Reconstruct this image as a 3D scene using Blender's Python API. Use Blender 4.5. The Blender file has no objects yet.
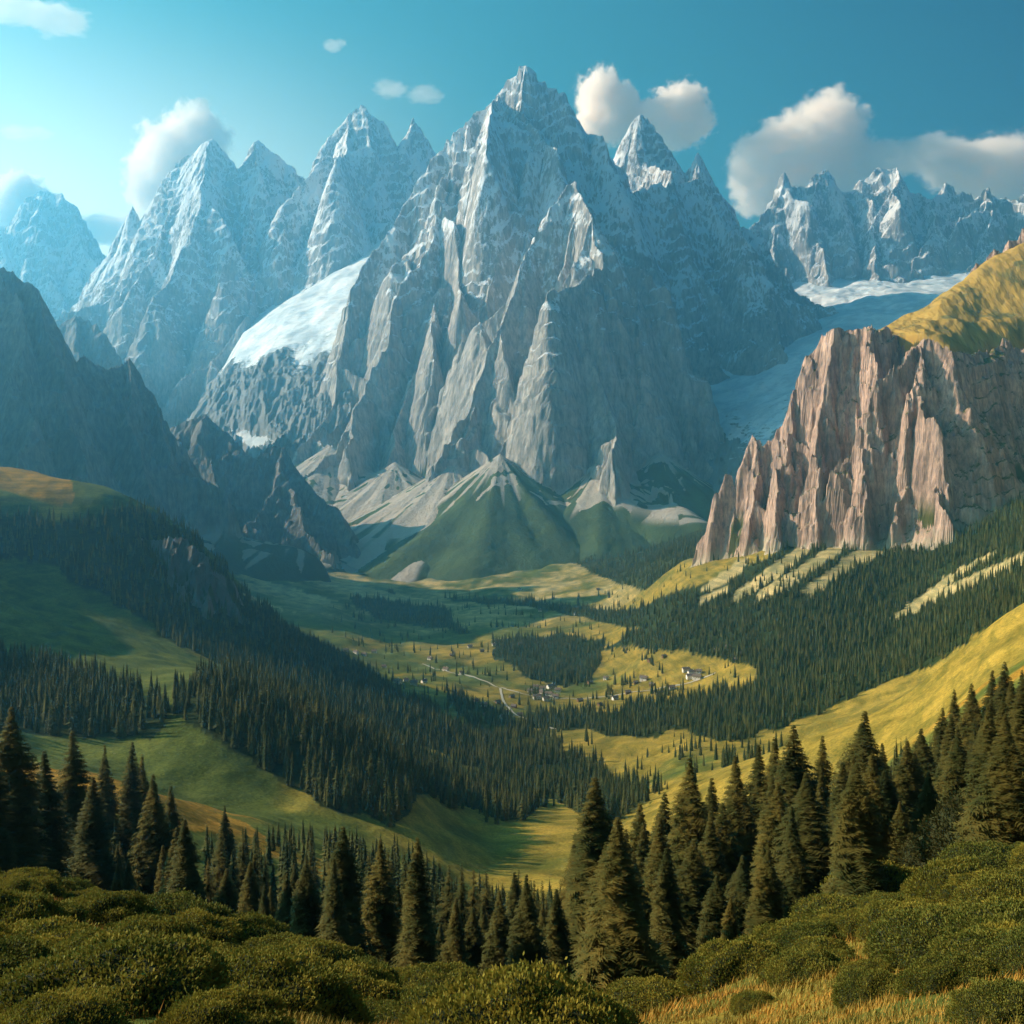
import bpy, math, random, time
import numpy as np
T0 = time.time()
random.seed(5)
RNG = np.random.default_rng(11)
F, HZ = 1000.0, 450.0          # focal length in pixels, horizon row
SC = bpy.context.scene
COL = SC.collection
R = math.radians

def P(px, py, Y):
    return ((px - 512) / F * Y, Y, (HZ - py) / F * Y)

# ------------------------------------------------------------------ noise
def _hash(i, j, seed):
    n = (i.astype(np.int64) * 374761393 + j.astype(np.int64) * 668265263 + seed * 1442695041) & 0xFFFFFFFF
    n = ((n ^ (n >> 13)) * 1274126177) & 0xFFFFFFFF
    n = (n ^ (n >> 16)) & 0xFFFF
    return n / 65535.0 * 2 * np.pi

def perlin(x, y, seed=0):
    x = np.asarray(x, float); y = np.asarray(y, float)
    xi = np.floor(x); yi = np.floor(y)
    fx = x - xi; fy = y - yi
    u = fx * fx * fx * (fx * (fx * 6 - 15) + 10); v = fy * fy * fy * (fy * (fy * 6 - 15) + 10)
    def g(a, b, dx, dy):
        t = _hash(a, b, seed)
        return np.cos(t) * dx + np.sin(t) * dy
    n00 = g(xi, yi, fx, fy); n10 = g(xi + 1, yi, fx - 1, fy)
    n01 = g(xi, yi + 1, fx, fy - 1); n11 = g(xi + 1, yi + 1, fx - 1, fy - 1)
    a = n00 + u * (n10 - n00); b = n01 + u * (n11 - n01)
    return (a + v * (b - a)) * 1.5

def fbm(x, y, seed=0, octv=4, gain=.5):
    s = 0; a = 1; f = 1
    for k in range(octv):
        s = s + a * perlin(x * f, y * f, seed + k * 17); a *= gain; f *= 2.03
    return s

def sstep(a, b, x):
    t = np.clip((x - a) / (b - a), 0, 1)
    return t * t * (3 - 2 * t)

def pchip(xk, yk, x):
    """monotone cubic along axis 0 of yk (K, ...) at x (N,) -> (N, ...)"""
    xk = np.asarray(xk, float); yk = np.asarray(yk, float)
    sh = (-1,) + (1,) * (yk.ndim - 1)
    h = np.diff(xk).reshape(sh); d = np.diff(yk, axis=0) / h
    m = np.zeros_like(yk)
    m[0] = d[0]; m[-1] = d[-1]
    same = d[:-1] * d[1:] > 0
    w1 = 2 * h[1:] + h[:-1]; w2 = h[1:] + 2 * h[:-1]
    with np.errstate(divide='ignore', invalid='ignore'):
        hm = (w1 + w2) / (w1 / d[:-1] + w2 / d[1:])
    m[1:-1] = np.where(same, hm, 0)
    i = np.clip(np.searchsorted(xk, x) - 1, 0, len(xk) - 2)
    hh = (xk[i + 1] - xk[i]).reshape(sh); t = ((x - xk[i]).reshape(sh)) / hh
    t = np.clip(t, 0, 1)
    return ((2*t**3 - 3*t**2 + 1) * yk[i] + (t**3 - 2*t**2 + t) * hh * m[i] + (-2*t**3 + 3*t**2) * yk[i+1] + (t**3 - t**2) * hh * m[i+1])

# ------------------------------------------------------------------ objects
def tag(o, label=None, cat=None, group=None, kind=None):
    if label: o['label'] = label
    if cat: o['category'] = cat
    if group: o['group'] = group
    if kind: o['kind'] = kind
    return o

def link(name, data, parent=None):
    o = bpy.data.objects.new(name, data); COL.objects.link(o)
    if parent: o.parent = parent
    return o

def mesh_np(name, verts, faces, mat=None, smooth=False):
    """verts (N,3); faces (M,3|4) int"""
    me = bpy.data.meshes.new(name)
    verts = np.ascontiguousarray(verts, np.float32); faces = np.ascontiguousarray(faces, np.int32)
    k = faces.shape[1]
    me.vertices.add(len(verts)); me.vertices.foreach_set('co', verts.ravel())
    me.loops.add(faces.size); me.loops.foreach_set('vertex_index', faces.ravel())
    me.polygons.add(len(faces))
    me.polygons.foreach_set('loop_start', np.arange(0, faces.size, k, dtype=np.int32))
    me.polygons.foreach_set('loop_total', np.full(len(faces), k, np.int32))
    me.polygons.foreach_set('use_smooth', np.full(len(faces), smooth, bool))
    me.update(calc_edges=True)
    if mat: me.materials.append(mat)
    return me

def attr(me, name, vals):
    a = me.attributes.new(name, 'FLOAT', 'POINT'); a.data.foreach_set('value', np.ascontiguousarray(vals, np.float32).ravel())

def attr_col(me, name, vals):
    a = me.attributes.new(name, 'FLOAT_COLOR', 'POINT')
    v = np.ones((len(vals), 4), np.float32); v[:, :3] = vals
    a.data.foreach_set('color', v.ravel())

def grid_faces(nr, nc, keep=None):
    i = np.arange(nr * nc).reshape(nr, nc)
    f = np.stack([i[:-1, :-1], i[:-1, 1:], i[1:, 1:], i[1:, :-1]], -1)
    if keep is not None:
        k = keep[:-1, :-1] | keep[:-1, 1:] | keep[1:, 1:] | keep[1:, :-1]
        f = f[k]
    return f.reshape(-1, 4)

def compact(verts, faces, *extra):
    used = np.zeros(len(verts), bool); used[faces.ravel()] = True
    idx = np.cumsum(used) - 1
    return (verts[used], idx[faces]) + tuple(e[used] for e in extra)

# ------------------------------------------------------------------ node helper
class NT:
    def __init__(s, tree): s.t = tree; s.n = tree.nodes; s.l = tree.links
    def add(s, typ, **kw):
        n = s.n.new(typ); ins = kw.pop('ins', {})
        for k, v in kw.items(): setattr(n, k, v)
        for k, v in ins.items():
            sk = n.inputs[k]
            if isinstance(v, bpy.types.NodeSocket): s.l.new(v, sk)
            elif isinstance(v, (tuple, list)) and len(v) == 3 and sk.type == 'RGBA': sk.default_value = (*v, 1)
            else: sk.default_value = v
        return n
    def math(s, op, a, b=None, clamp=False):
        n = s.add('ShaderNodeMath', operation=op, use_clamp=clamp)
        for i, v in enumerate((a, b)):
            if v is None: continue
            if isinstance(v, bpy.types.NodeSocket): s.l.new(v, n.inputs[i])
            else: n.inputs[i].default_value = v
        return n.outputs[0]
    def ss(s, v, a, b):
        n = s.add('ShaderNodeMapRange', interpolation_type='SMOOTHSTEP')
        s.l.new(v, n.inputs['Value']); n.inputs['From Min'].default_value = a; n.inputs['From Max'].default_value = b
        return n.outputs[0]
    def mix(s, f, a, b, mode='MIX'):
        n = s.add('ShaderNodeMix', data_type='RGBA', blend_type=mode)
        for k, v in ((0, f), (6, a), (7, b)):
            if isinstance(v, bpy.types.NodeSocket): s.l.new(v, n.inputs[k])
            elif isinstance(v, (tuple, list)): n.inputs[k].default_value = (*v, 1)
            else: n.inputs[k].default_value = v
        return n.outputs[2]
    def attr(s, name):
        return s.add('ShaderNodeAttribute', attribute_name=name)
    def noise(s, vec, scale, detail=4, rough=.55):
        n = s.add('ShaderNodeTexNoise', ins={'Scale': scale, 'Detail': detail, 'Roughness': rough})
        s.l.new(vec, n.inputs['Vector'])
        return n.outputs[0]

def material(name, rough=.9, spec=.15):
    m = bpy.data.materials.new(name); m.use_nodes = True
    t = NT(m.node_tree); t.n.clear()
    b = t.add('ShaderNodeBsdfPrincipled', ins={'Roughness': rough, 'Specular IOR Level': spec})
    o = t.add('ShaderNodeOutputMaterial'); t.l.new(b.outputs[0], o.inputs[0])
    return m, t, b

# ------------------------------------------------------------------ base terrain
CX = [-1200, -400, 0, 100, 200, 300, 400, 500, 600, 700, 800, 900, 1024, 1400, 2200]
ROWS = [
 (1.5,  [1500]*15),
 (4,    [1120,1130,1140,1150,1160,1180,1190,1200,1200,1190,1180,1160,1140,1100,1000]),
 (10,   [960,990,1005,1015,1030,1045,1060,1068,1068,1062,1045,1025,1000,930,860]),
 (22, [880,915,955,970,990,1008,1025,1035,1040,1032,1012,985,950,850,760]),
 (45, [800,845,885,905,935,960,988,1008,1018,988,948,915,875,760,640]),
 (80, [790,850,900,925,955,985,1010,1022,1022,990,940,898,842,690,560]),
 (140,  [800,850,895,925,955,985,1005,1012,1000,965,915,865,790,630,520]),
 (250,  [740,800,855,875,898,930,962,985,985,948,888,825,735,570,480]),
 (400,  [650,720,765,776,812,852,895,942,950,905,845,775,675,520,440]),
 (600,  [600,690,750,775,800,822,848,885,885,850,795,735,640,480,400]),
 (800, [420,480,702,710,694,722,778,830,826,790,742,700,603,440,380]),  # unseen left columns raised in this and following rows to cast shade rightward
 (1100, [330,390,640,660,672,702,755,790,796,770,752,720,640,440,370]),
 (1500, [300,345,573,614,652,688,722,748,745,728,700,660,575,410,360]),
 (1900, [300,375,468,482,543,640,694,706,702,681,634,615,530,380,350]),
 (2600, [280,300,520,560,610,640,652,655,648,572,543,532,492,370,350]),
 (3400, [450,480,560,590,588,604,619,615,600,548,545,530,490,380,360]),
 (4500, [450,480,570,560,555,568,578,572,560,535,515,500,480,400,380]),
 (6000, [460,500,550,560,560,555,553,548,540,512,495,485,470,420,400]),
 (9000, [490,500,515,515,515,515,515,512,508,495,485,480,470,440,430]),
 (16000,[478,478,478,478,478,478,478,478,478,478,478,478,470,470,470]),
 (40000,[462]*15),
]
# denser columns inside the frame
GPX = np.concatenate([np.linspace(-1200, -60, 90)[:-1], np.linspace(-60, 1084, 600), np.linspace(1084, 2200, 90)[1:]])
GLY = np.concatenate([np.linspace(math.log(1.5), math.log(60), 150)[:-1], np.linspace(math.log(60), math.log(7000), 620)[:-1], np.linspace(math.log(7000), math.log(40000), 50)])
tab = np.array([r[1] for r in ROWS], float)                       # rows x cols
tabx = pchip(np.array(CX), tab.T, GPX)                            # N x rows
lk = np.log([r[0] for r in ROWS])
gpy = pchip(lk, tabx.T, GLY)                                      # L x N
YY = np.exp(GLY)[:, None] * np.ones(len(GPX))[None]
XX = (GPX[None] - 512) / F * YY
ZZ = (HZ - gpy) / F * YY
def fade(a, b): return sstep(math.log(a), math.log(b), np.log(YY))
far = 1 - sstep(math.log(7000), math.log(12000), np.log(YY))
und = 16 * fade(700, 1500) * far * fbm(XX / 420, YY / 420, 3, 3)
und += 9 * fade(900, 2200) * far * (np.abs(perlin((XX*.8 + YY*.6) / 160, (YY*.8 - XX*.6) / 420, 31)) - .3)
und += 4 * fade(250, 700) * far * fbm(XX / 110, YY / 110, 5, 3)
und += 1.0 * fade(50, 140) * (1 - fade(3000, 6000)) * fbm(XX / 25, YY / 25, 7, 2)
und += .22 * (1 - fade(400, 800)) * fbm(XX / 5, YY / 5, 9, 3)
ZZ = ZZ + und

def ground_z(x, y):
    x = np.asarray(x, float); y = np.maximum(np.asarray(y, float), 1.6)
    px = np.clip(512 + F * x / y, GPX[0], GPX[-1] - 1e-6); ly = np.clip(np.log(y), GLY[0], GLY[-1] - 1e-6)
    i = np.clip(np.searchsorted(GLY, ly) - 1, 0, len(GLY) - 2); j = np.clip(np.searchsorted(GPX, px) - 1, 0, len(GPX) - 2)
    a = (ly - GLY[i]) / (GLY[i+1] - GLY[i]); b = (px - GPX[j]) / (GPX[j+1] - GPX[j])
    return (ZZ[i, j]*(1-a)*(1-b) + ZZ[i+1, j]*a*(1-b) + ZZ[i, j+1]*(1-a)*b + ZZ[i+1, j+1]*a*b)

def ground_hit(px, py):
    """first ground point seen along a direction"""
    ys = np.exp(np.linspace(math.log(3), math.log(9000), 3000)); xs = (px - 512) / F * ys
    q = HZ - ground_z(xs, ys) / ys * F
    k = np.argmax(q <= py)
    return xs[k], ys[k], float(ground_z(xs[k], ys[k]))

# ------------------------------------------------------------------ regions of the ground
def inpoly(px, py, poly):
    c = np.zeros(px.shape, bool); n = len(poly)
    for i in range(n):
        x1, y1 = poly[i]; x2, y2 = poly[(i + 1) % n]
        if y1 == y2: continue
        cond = ((y1 > py) != (y2 > py)) & (px < (x2 - x1) * (py - y1) / (y2 - y1) + x1)
        c ^= cond
    return c
# woods: (outline, nearest, farthest, density per hectare-ish weight)
WOODS = [
 ([(-250,640),(0,652),(60,668),(130,690),(176,712),(150,740),(60,735),(0,730),(-250,730)], 550, 1300, 1.0),
 ([(168,712),(178,690),(235,676),(300,694),(400,742),(470,775),(540,806),(520,822),(470,806),(420,792),(395,826),(340,812),(300,792),(255,765),(215,740)], 550, 1350, 1.0),
 ([(-300,500),(-100,500),(60,520),(95,515),(130,505),(200,535),(238,590),(300,632),(350,662),(400,696),(470,730),(560,756),(545,776),(480,768),(400,738),(300,690),(215,660),(165,640),(150,625),(110,600),(40,560),(-300,560)], 1100, 2300, 1.0),
 ([(495,640),(560,634),(600,640),(606,655),(590,680),(555,684),(520,676),(498,660)], 1500, 3200, 1.0),
 ([(440,600),(520,606),(560,614),(640,628),(720,618),(1024,560),(1024,500),(1024,470),(860,520),(760,560),(700,585),(620,612),(560,604),(500,598)], 1500, 5000, .9),
 ([(600,650),(640,628),(720,618),(1060,520),(1060,585),(940,660),(846,700),(800,722),(730,742),(690,735),(680,700),(745,690),(760,668),(700,655),(620,646)], 900, 2700, 1.0),
 ([(528,712),(600,712),(680,700),(690,726),(640,740),(590,730),(532,730)], 1200, 1900, .8),
 ([(480,735),(560,740),(600,765),(630,785),(650,800),(600,830),(560,800),(530,800),(480,770)], 700, 1400, .75),
 ([(560,560),(600,540),(690,508),(730,500),(740,545),(700,575),(640,590),(600,575)], 3000, 6500, .8),
 ([(350,600),(395,590),(450,612),(470,632),(380,622)], 2200, 4200, .8),
 ([(440,690),(470,700),(560,742),(600,770),(540,765),(470,725)], 1000, 2000, .6),
 ([(415,795),(470,770),(500,790),(520,830),(480,820)], 500, 1100, .25),
]
def wood_mask(px, py, Y):
    m = np.zeros(px.shape)
    for poly, a, b, w in WOODS:
        m = np.maximum(m, w * (inpoly(px, py, poly) & (Y > a) & (Y < b)))
    return m
GPY = HZ - ZZ / YY * F
GPXX = np.ones(len(GLY))[:, None] * GPX[None]
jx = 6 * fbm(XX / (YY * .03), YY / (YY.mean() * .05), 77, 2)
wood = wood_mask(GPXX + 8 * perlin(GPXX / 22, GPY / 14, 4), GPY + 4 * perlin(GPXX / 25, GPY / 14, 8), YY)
SCREE = [  # pale gravel streaks below the right hand cliffs and on the valley side
 [(735,592),(800,545),(836,520),(830,535),(775,580),(730,605)], [(758,592),(840,540),(842,552),(782,592),(755,602)],
 [(886,618),(960,580),(1024,552),(1024,565),(960,592),(895,622)], [(840,560),(905,520),(960,500),(950,512),(880,555),(845,572)],
 [(700,598),(730,584),(728,592),(700,604)], [(800,590),(860,548),(905,532),(903,540),(858,562),(812,596)], [(905,606),(960,568),(1005,546),(1005,551),(955,580),(908,614)],
 [(700,588),(740,560),(748,558),(742,572),(712,592)],
 [(215,522),(262,548),(320,572),(380,590),(428,600),(430,606),(372,598),(310,582),(255,560)], [(225,560),(262,578),(310,594),(350,604),(300,598),(255,584)], [(290,540),(330,562),(372,580),(365,582),(322,568)], [(236,590),(270,604),(300,614),(262,606)]]
scree = np.zeros(XX.shape)
for sp in SCREE:
    scree = np.maximum(scree, inpoly(GPXX, GPY + 2.5 * perlin(GPXX / 12, GPY / 5, 2), sp) & (YY > 1500) & (YY < 5000))
ROADS = [[(420,664),(446,672),(475,678),(500,688),(525,695),(548,699),(590,699),(640,692),(690,684),(720,672)], [(500,688),(503,702),(514,714),(534,724),(560,731)]]
# colour of the ground
def lerp(a, b, t): return a + (b - a) * t[..., None]
GOLD = np.array([.30, .215, .045]); LEAF = np.array([.105, .125, .030]); DARK = np.array([.030, .042, .016]); ORNG = np.array([.40, .20, .03]); PALE = np.array([.46, .36, .20])
n1 = fbm(XX / 260, YY / 260, 41, 4); n2 = fbm(XX / 60, YY / 60, 43, 3)
gold = sstep(-.45, .55, n1 + .4 * n2 + (GPXX - 470) / 260)  # greener left, golden right: part turf colour, part sun and shade painted in
gold = np.where(YY < 500, sstep(-.3, .5, n2 + .3 * n1), gold)
c = lerp(LEAF[None, None] * np.ones(XX.shape + (3,)), GOLD, gold)
c = lerp(c, ORNG, sstep(.1, .6, n2) * (YY < 500) * .9)
c = lerp(c, PALE * .95, sstep(2700, 3600, YY) * .8 * sstep(-.5, .4, n1 + .5 * n2))  # upper valley floor paled, sunlit cream painted into the tint
top = inpoly(GPXX, GPY, [(-300,440),(0,460),(70,472),(75,500),(60,505),(0,490),(-300,470)]) & (YY > 1500) & (YY < 2200)
c = lerp(c, ORNG, top * .8)
strip = inpoly(GPXX, GPY, [(-20,768),(90,770),(160,795),(245,822),(270,840),(200,832),(120,815),(60,800)]) & (YY > 280) & (YY < 560)
c = lerp(c, ORNG, strip * .85)
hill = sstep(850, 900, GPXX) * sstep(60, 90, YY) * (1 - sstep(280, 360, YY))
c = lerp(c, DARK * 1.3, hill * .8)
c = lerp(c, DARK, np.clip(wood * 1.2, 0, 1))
c = lerp(c, PALE, scree * .95)
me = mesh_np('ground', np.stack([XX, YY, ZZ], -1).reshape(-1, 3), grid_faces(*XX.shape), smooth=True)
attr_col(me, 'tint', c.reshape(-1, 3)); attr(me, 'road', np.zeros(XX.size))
m, t, b = material('meadow_ground', .95, .05)
tint = t.attr('tint').outputs['Color']; geo = t.add('ShaderNodeNewGeometry').outputs['Position']
nA = t.noise(geo, .02, 8, .65); nB = t.noise(geo, .5, 6, .65)
tint = t.mix(1.0, tint, t.mix(t.ss(nA, .3, .7), (.62, .66, .6), (1.25, 1.2, 1.15)), 'MULTIPLY')
tint = t.mix(1.0, tint, t.mix(t.ss(nB, .3, .7), (.62, .66, .6), (1.25, 1.22, 1.1)), 'MULTIPLY')
nC = t.noise(geo, .11, 7, .7)
tint = t.mix(t.math('MULTIPLY', t.ss(nC, .60, .68), .6), tint, (.05, .065, .022))
cm = t.add('ShaderNodeMapping', ins={'Scale': (.12, .12, 1.6)}); t.l.new(geo, cm.inputs['Vector'])
nE = t.noise(cm.outputs[0], .09, 6, .65)
tint = t.mix(1.0, tint, t.mix(t.ss(nE, .38, .62), (.70, .76, .72), (1.16, 1.12, 1.05)), 'MULTIPLY')
nD = t.noise(geo, .19, 5, .6)
tint = t.mix(t.math('MULTIPLY', t.ss(nD, .70, .74), .7), tint, (.36, .33, .28))
t.l.new(tint, b.inputs['Base Color'])
bp = t.add('ShaderNodeBump', ins={'Strength': .9, 'Distance': 4.5}); t.l.new(nA, bp.inputs['Height'])
bp2 = t.add('ShaderNodeBump', ins={'Strength': .5, 'Distance': .12}); t.l.new(nB, bp2.inputs['Height']); t.l.new(bp.outputs[0], bp2.inputs['Normal'])
t.l.new(bp2.outputs[0], b.inputs['Normal'])
me.materials.append(m)
g = tag(link('ground', me), 'rolling alpine ground from the shrubby foreground slope to the golden and green valley floor', 'ground', kind='structure')
print('ground', round(time.time() - T0, 1))

# roads
mr, t, b = material('gravel_road', .95); b.inputs['Base Color'].default_value = (.42, .38, .32, 1)
for rd in ROADS:
    pts = []
    for k in range(len(rd) - 1):
        for s in np.linspace(0, 1, 14, endpoint=False):
            pts.append((rd[k][0] * (1-s) + rd[k+1][0] * s, rd[k][1] * (1-s) + rd[k+1][1] * s))
    W = np.array([ground_hit(*p)[:2] for p in pts])
    W = np.stack([np.convolve(np.pad(W[:, i], 4, 'edge'), np.ones(9) / 9, 'valid') for i in (0, 1)], 1)
    dW = np.gradient(W, axis=0); dW /= np.linalg.norm(dW, axis=1)[:, None] + 1e-6
    nW = np.stack([-dW[:, 1], dW[:, 0]], 1) * 2.4
    vs = []
    for wv, nv in zip(W, nW):
        for sgn in (-1, 0, 1):
            q = wv + nv * sgn; vs.append((q[0], q[1], float(ground_z(*q)) + .9))
    tag(link('road', mesh_np('road', np.array(vs), grid_faces(len(W), 3), mr)), 'pale gravel road winding through the valley meadows by the village', 'road', kind='structure')

# ------------------------------------------------------------------ mountains
def rock_material(name, rock, rock2, scree, grass, snowline, snow_amt=.92, scale=1.0, grass_top=None, bump=26, grass_at=.55, shade_streaks=False):
    m, t, b = material(name, .93, .12)
    geo = t.add('ShaderNodeNewGeometry'); pos = geo.outputs['Position']
    mp = t.add('ShaderNodeMapping', ins={'Scale': (1, 1, .22)}); t.l.new(pos, mp.inputs['Vector'])
    ns = t.noise(mp.outputs[0], .006 * scale, 9, .62)
    nf = t.noise(mp.outputs[0], .045 * scale, 9, .74)
    st = t.add('ShaderNodeMapping', ins={'Scale': (.12, .12, 1.2), 'Rotation': (.12, .2, 0)}); t.l.new(pos, st.inputs['Vector'])
    nst = t.noise(st.outputs[0], .012 * scale, 7, .6)
    sep = t.add('ShaderNodeSeparateXYZ'); t.l.new(geo.outputs['Normal'], sep.inputs[0]); nz = sep.outputs[2]
    sp = t.add('ShaderNodeSeparateXYZ'); t.l.new(pos, sp.inputs[0]); z = sp.outputs[2]
    foot = t.attr('foot').outputs['Fac']; streak = t.attr('streak').outputs['Fac']
    col = t.mix(t.ss(ns, .35, .65), rock, rock2)
    col = t.mix(1.0, col, t.mix(t.ss(nf, .3, .7), (.5, .52, .56), (1.45, 1.4, 1.32)), 'MULTIPLY')
    col = t.mix(1.0, col, t.mix(t.ss(nst, .35, .65), (.88, .88, .9), (1.07, 1.06, 1.05)), 'MULTIPLY')
    if shade_streaks:      # dark vertical streaks painted in for the cliff's shaded facets
        sm = t.add('ShaderNodeMapping', ins={'Scale': (1, 1, .08)}); t.l.new(pos, sm.inputs['Vector'])
        dk = t.noise(sm.outputs[0], .05, 8, .7)
        col = t.mix(t.ss(dk, .56, .70), col, (.085, .08, .08))
    # turf on ledges
    if grass_top is not None:
        gt = t.ss(t.math('ADD', nz, t.math('MULTIPLY', t.math('SUBTRACT', nf, .5), .6)), .52, .72)
        col = t.mix(gt, col, grass_top)
    # scree then turf towards the foot
    f1 = t.math('ADD', foot, t.math('MULTIPLY', t.math('SUBTRACT', nf, .5), 1.2))
    sc = t.ss(f1, .25, -.25)
    col = t.mix(sc, col, t.mix(t.ss(nf, .3, .7), tuple(v * .85 for v in scree), scree))
    f2 = t.math('ADD', foot, t.math('MULTIPLY', streak, 2.6))
    gr = t.ss(f2, -grass_at, -grass_at - .5)
    col = t.mix(gr, col, t.mix(t.ss(ns, .35, .65), grass, tuple(v * .6 for v in grass)))
    # snow
    a = t.math('MULTIPLY', t.math('SUBTRACT', z, snowline), .00042)
    a = t.math('MINIMUM', a, .42)
    v = t.math('ADD', t.math('ADD', nz, a), t.math('MULTIPLY', t.math('SUBTRACT', nf, .5), 1.5))
    v = t.math('ADD', v, t.math('MULTIPLY', t.math('SUBTRACT', ns, .5), 1.0))
    sn = t.ss(v, .64, .80)
    sn = t.math('MULTIPLY', t.math('MULTIPLY', sn, snow_amt), t.ss(t.math('ADD', z, t.math('MULTIPLY', ns, 500)), 350, 1000))
    col = t.mix(sn, col, (.80, .82, .85))
    t.l.new(col, b.inputs['Base Color'])
    b1 = t.add('ShaderNodeBump', ins={'Strength': .8, 'Distance': bump / scale}); t.l.new(ns, b1.inputs['Height'])
    b2 = t.add('ShaderNodeBump', ins={'Strength': 1.0, 'Distance': bump * .6 / scale}); t.l.new(nf, b2.inputs['Height']); t.l.new(b1.outputs[0], b2.inputs['Normal'])
    b3 = t.add('ShaderNodeBump', ins={'Strength': .2, 'Distance': bump * .35 / scale}); t.l.new(nst, b3.inputs['Height']); t.l.new(b2.outputs[0], b3.inputs['Normal'])
    t.l.new(b3.outputs[0], b.inputs['Normal'])
    return m

def refine(pts, rng, target, jit=.1, teeth=0.):
    pts = [np.array(p, float) for p in pts]
    while True:
        L = [np.linalg.norm(pts[i+1][:2] - pts[i][:2]) for i in range(len(pts) - 1)]
        if max(L) <= target: break
        out = [pts[0]]
        for i in range(len(pts) - 1):
            if L[i] > target:
                d = pts[i+1] - pts[i]; n = np.array([-d[1], d[0], 0]) / (L[i] + 1e-6)
                out.append((pts[i] + pts[i+1]) / 2 + n * rng.normal() * jit * L[i] + np.array([0, 0, rng.normal() * teeth * L[i]]))
            out.append(pts[i+1])
        pts = out
    return pts

def mountain(name, label, mat, ridges, s, res, seed, foot=0., k=.35, rib_gap=380, rib_len=(.6, 1.05), levels=2, teeth=.05,
             flute=(90, 240), rough=12, bbox=None, warp=(60, 420), wide=2600, ribslope=.8, relfoot=None, footn=80, soft=60, cones=(), cat='mountain'):
    rng = np.random.default_rng(seed)
    segs = []
    def addline(pts, sl, lvl):
        arc = rng.uniform(0, 9999)
        for i in range(len(pts) - 1):
            segs.append((pts[i], pts[i+1], sl, arc)); arc += np.linalg.norm(pts[i+1][:2] - pts[i][:2])
    def ribs(pts, sl, gap, lvl, base):
        if lvl > levels: return
        acc = rng.uniform(.2, .8) * gap; run = 0; side = rng.choice((-1, 1))
        for i in range(len(pts) - 1):
            a, b = pts[i], pts[i+1]; d = b - a; L = np.linalg.norm(d[:2])
            if L < 1e-3: continue
            dn = d[:2] / L; perp = np.array([-dn[1], dn[0]])
            while acc < run + L:
                tt = (acc - run) / L; p = a + d * tt
                for sd in ((side, -side) if lvl == 1 else (side,)):
                    down = -np.sign(d[2]) * dn * min(1, abs(d[2]) / L / sl)
                    v = perp * sd * rng.uniform(.75, 1.1) + down * rng.uniform(.6, 1.1) + rng.normal(size=2) * .15
                    v /= np.linalg.norm(v)
                    drop_total = (p[2] - base + 350) * rng.uniform(*rib_len) * (1. if lvl == 1 else .7)
                    if drop_total < 60: continue
                    q = p.copy(); q[2] -= rng.uniform(10, 40) * (1 if s < 3 else .4)
                    line = [q.copy()]; rem = drop_total; step = max(gap * .6, 60)
                    while rem > 0:
                        ang = rng.normal() * .22; ca, sa = math.cos(ang), math.sin(ang)
                        v = np.array([v[0]*ca - v[1]*sa, v[0]*sa + v[1]*ca])
                        sr = sl * ribslope * rng.choice([.2, .55, .9, 1.5, 2.3])
                        q = q + np.array([v[0] * step, v[1] * step, -min(rem + 1, sr * step)]); rem -= sr * step
                        line.append(q.copy())
                    addline(line, sl * rng.uniform(1.0, 1.25), lvl)
                    ribs(line, sl * 1.1, gap * .55, lvl + 1, base)
                side = -side
                acc += gap * rng.uniform(.6, 1.4)
            run += L
    allp = []
    base = foot
    for rd in ridges:
        pts, opt = (rd if isinstance(rd, tuple) else (rd, {}))
        pw = [P(*p) for p in pts]
        pw = refine(pw, rng, opt.get('seg', rib_gap * .6), .09, opt.get('teeth', teeth))
        addline(pw, opt.get('s', s), 0); allp += pw
        if opt.get('ribs', True): ribs(pw, opt.get('s', s), opt.get('gap', rib_gap), 1, base)
    A = np.array(allp)
    if bbox is None:
        m_ = (A[:, 2].max() - base) / s * .8 + 300
        bbox = (A[:, 0].min() - m_, A[:, 0].max() + m_, A[:, 1].min() - m_, A[:, 1].max() + m_)
    x0, x1, y0, y1 = bbox
    nx = int((x1 - x0) / res) + 1; ny = int((y1 - y0) / res) + 1
    gx = np.linspace(x0, x1, nx); gy = np.linspace(y0, y1, ny)
    X, Y = np.meshgrid(gx, gy)
    Xw = X + warp[0] * fbm(X / warp[1], Y / warp[1], seed, 4); Yw = Y + warp[0] * fbm(X / warp[1] + 9, Y / warp[1] + 5, seed + 50, 4)
    H = np.full(X.shape, -9999., np.float64); TT = np.zeros(X.shape); DD = np.zeros(X.shape)
    zlow = base - 500
    for (a, b_, sl, arc) in segs:
        rad = min((max(a[2], b_[2]) - zlow) / sl + 2 * warp[0], wide)
        i0 = max(0, int((min(a[0], b_[0]) - rad - x0) / res)); i1 = min(nx, int((max(a[0], b_[0]) + rad - x0) / res) + 1)
        j0 = max(0, int((min(a[1], b_[1]) - rad - y0) / res)); j1 = min(ny, int((max(a[1], b_[1]) + rad - y0) / res) + 1)
        if i1 <= i0 or j1 <= j0: continue
        xs = Xw[j0:j1, i0:i1]; ys = Yw[j0:j1, i0:i1]
        d = b_ - a; L2 = d[0]**2 + d[1]**2 + 1e-6
        tt = np.clip(((xs - a[0]) * d[0] + (ys - a[1]) * d[1]) / L2, 0, 1)
        dist = np.sqrt((xs - a[0] - tt * d[0])**2 + (ys - a[1] - tt * d[1])**2)
        h = a[2] + tt * d[2] - sl * dist
        Hs = H[j0:j1, i0:i1]; mk = h > Hs
        Hs[mk] = h[mk]; TT[j0:j1, i0:i1][mk] = (arc + tt * math.sqrt(L2))[mk]; DD[j0:j1, i0:i1][mk] = dist[mk]
    G = ground_z(X, Y)
    # flutes running down the fall line, coarse and fine, and general roughness
    A1, W1 = flute
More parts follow.
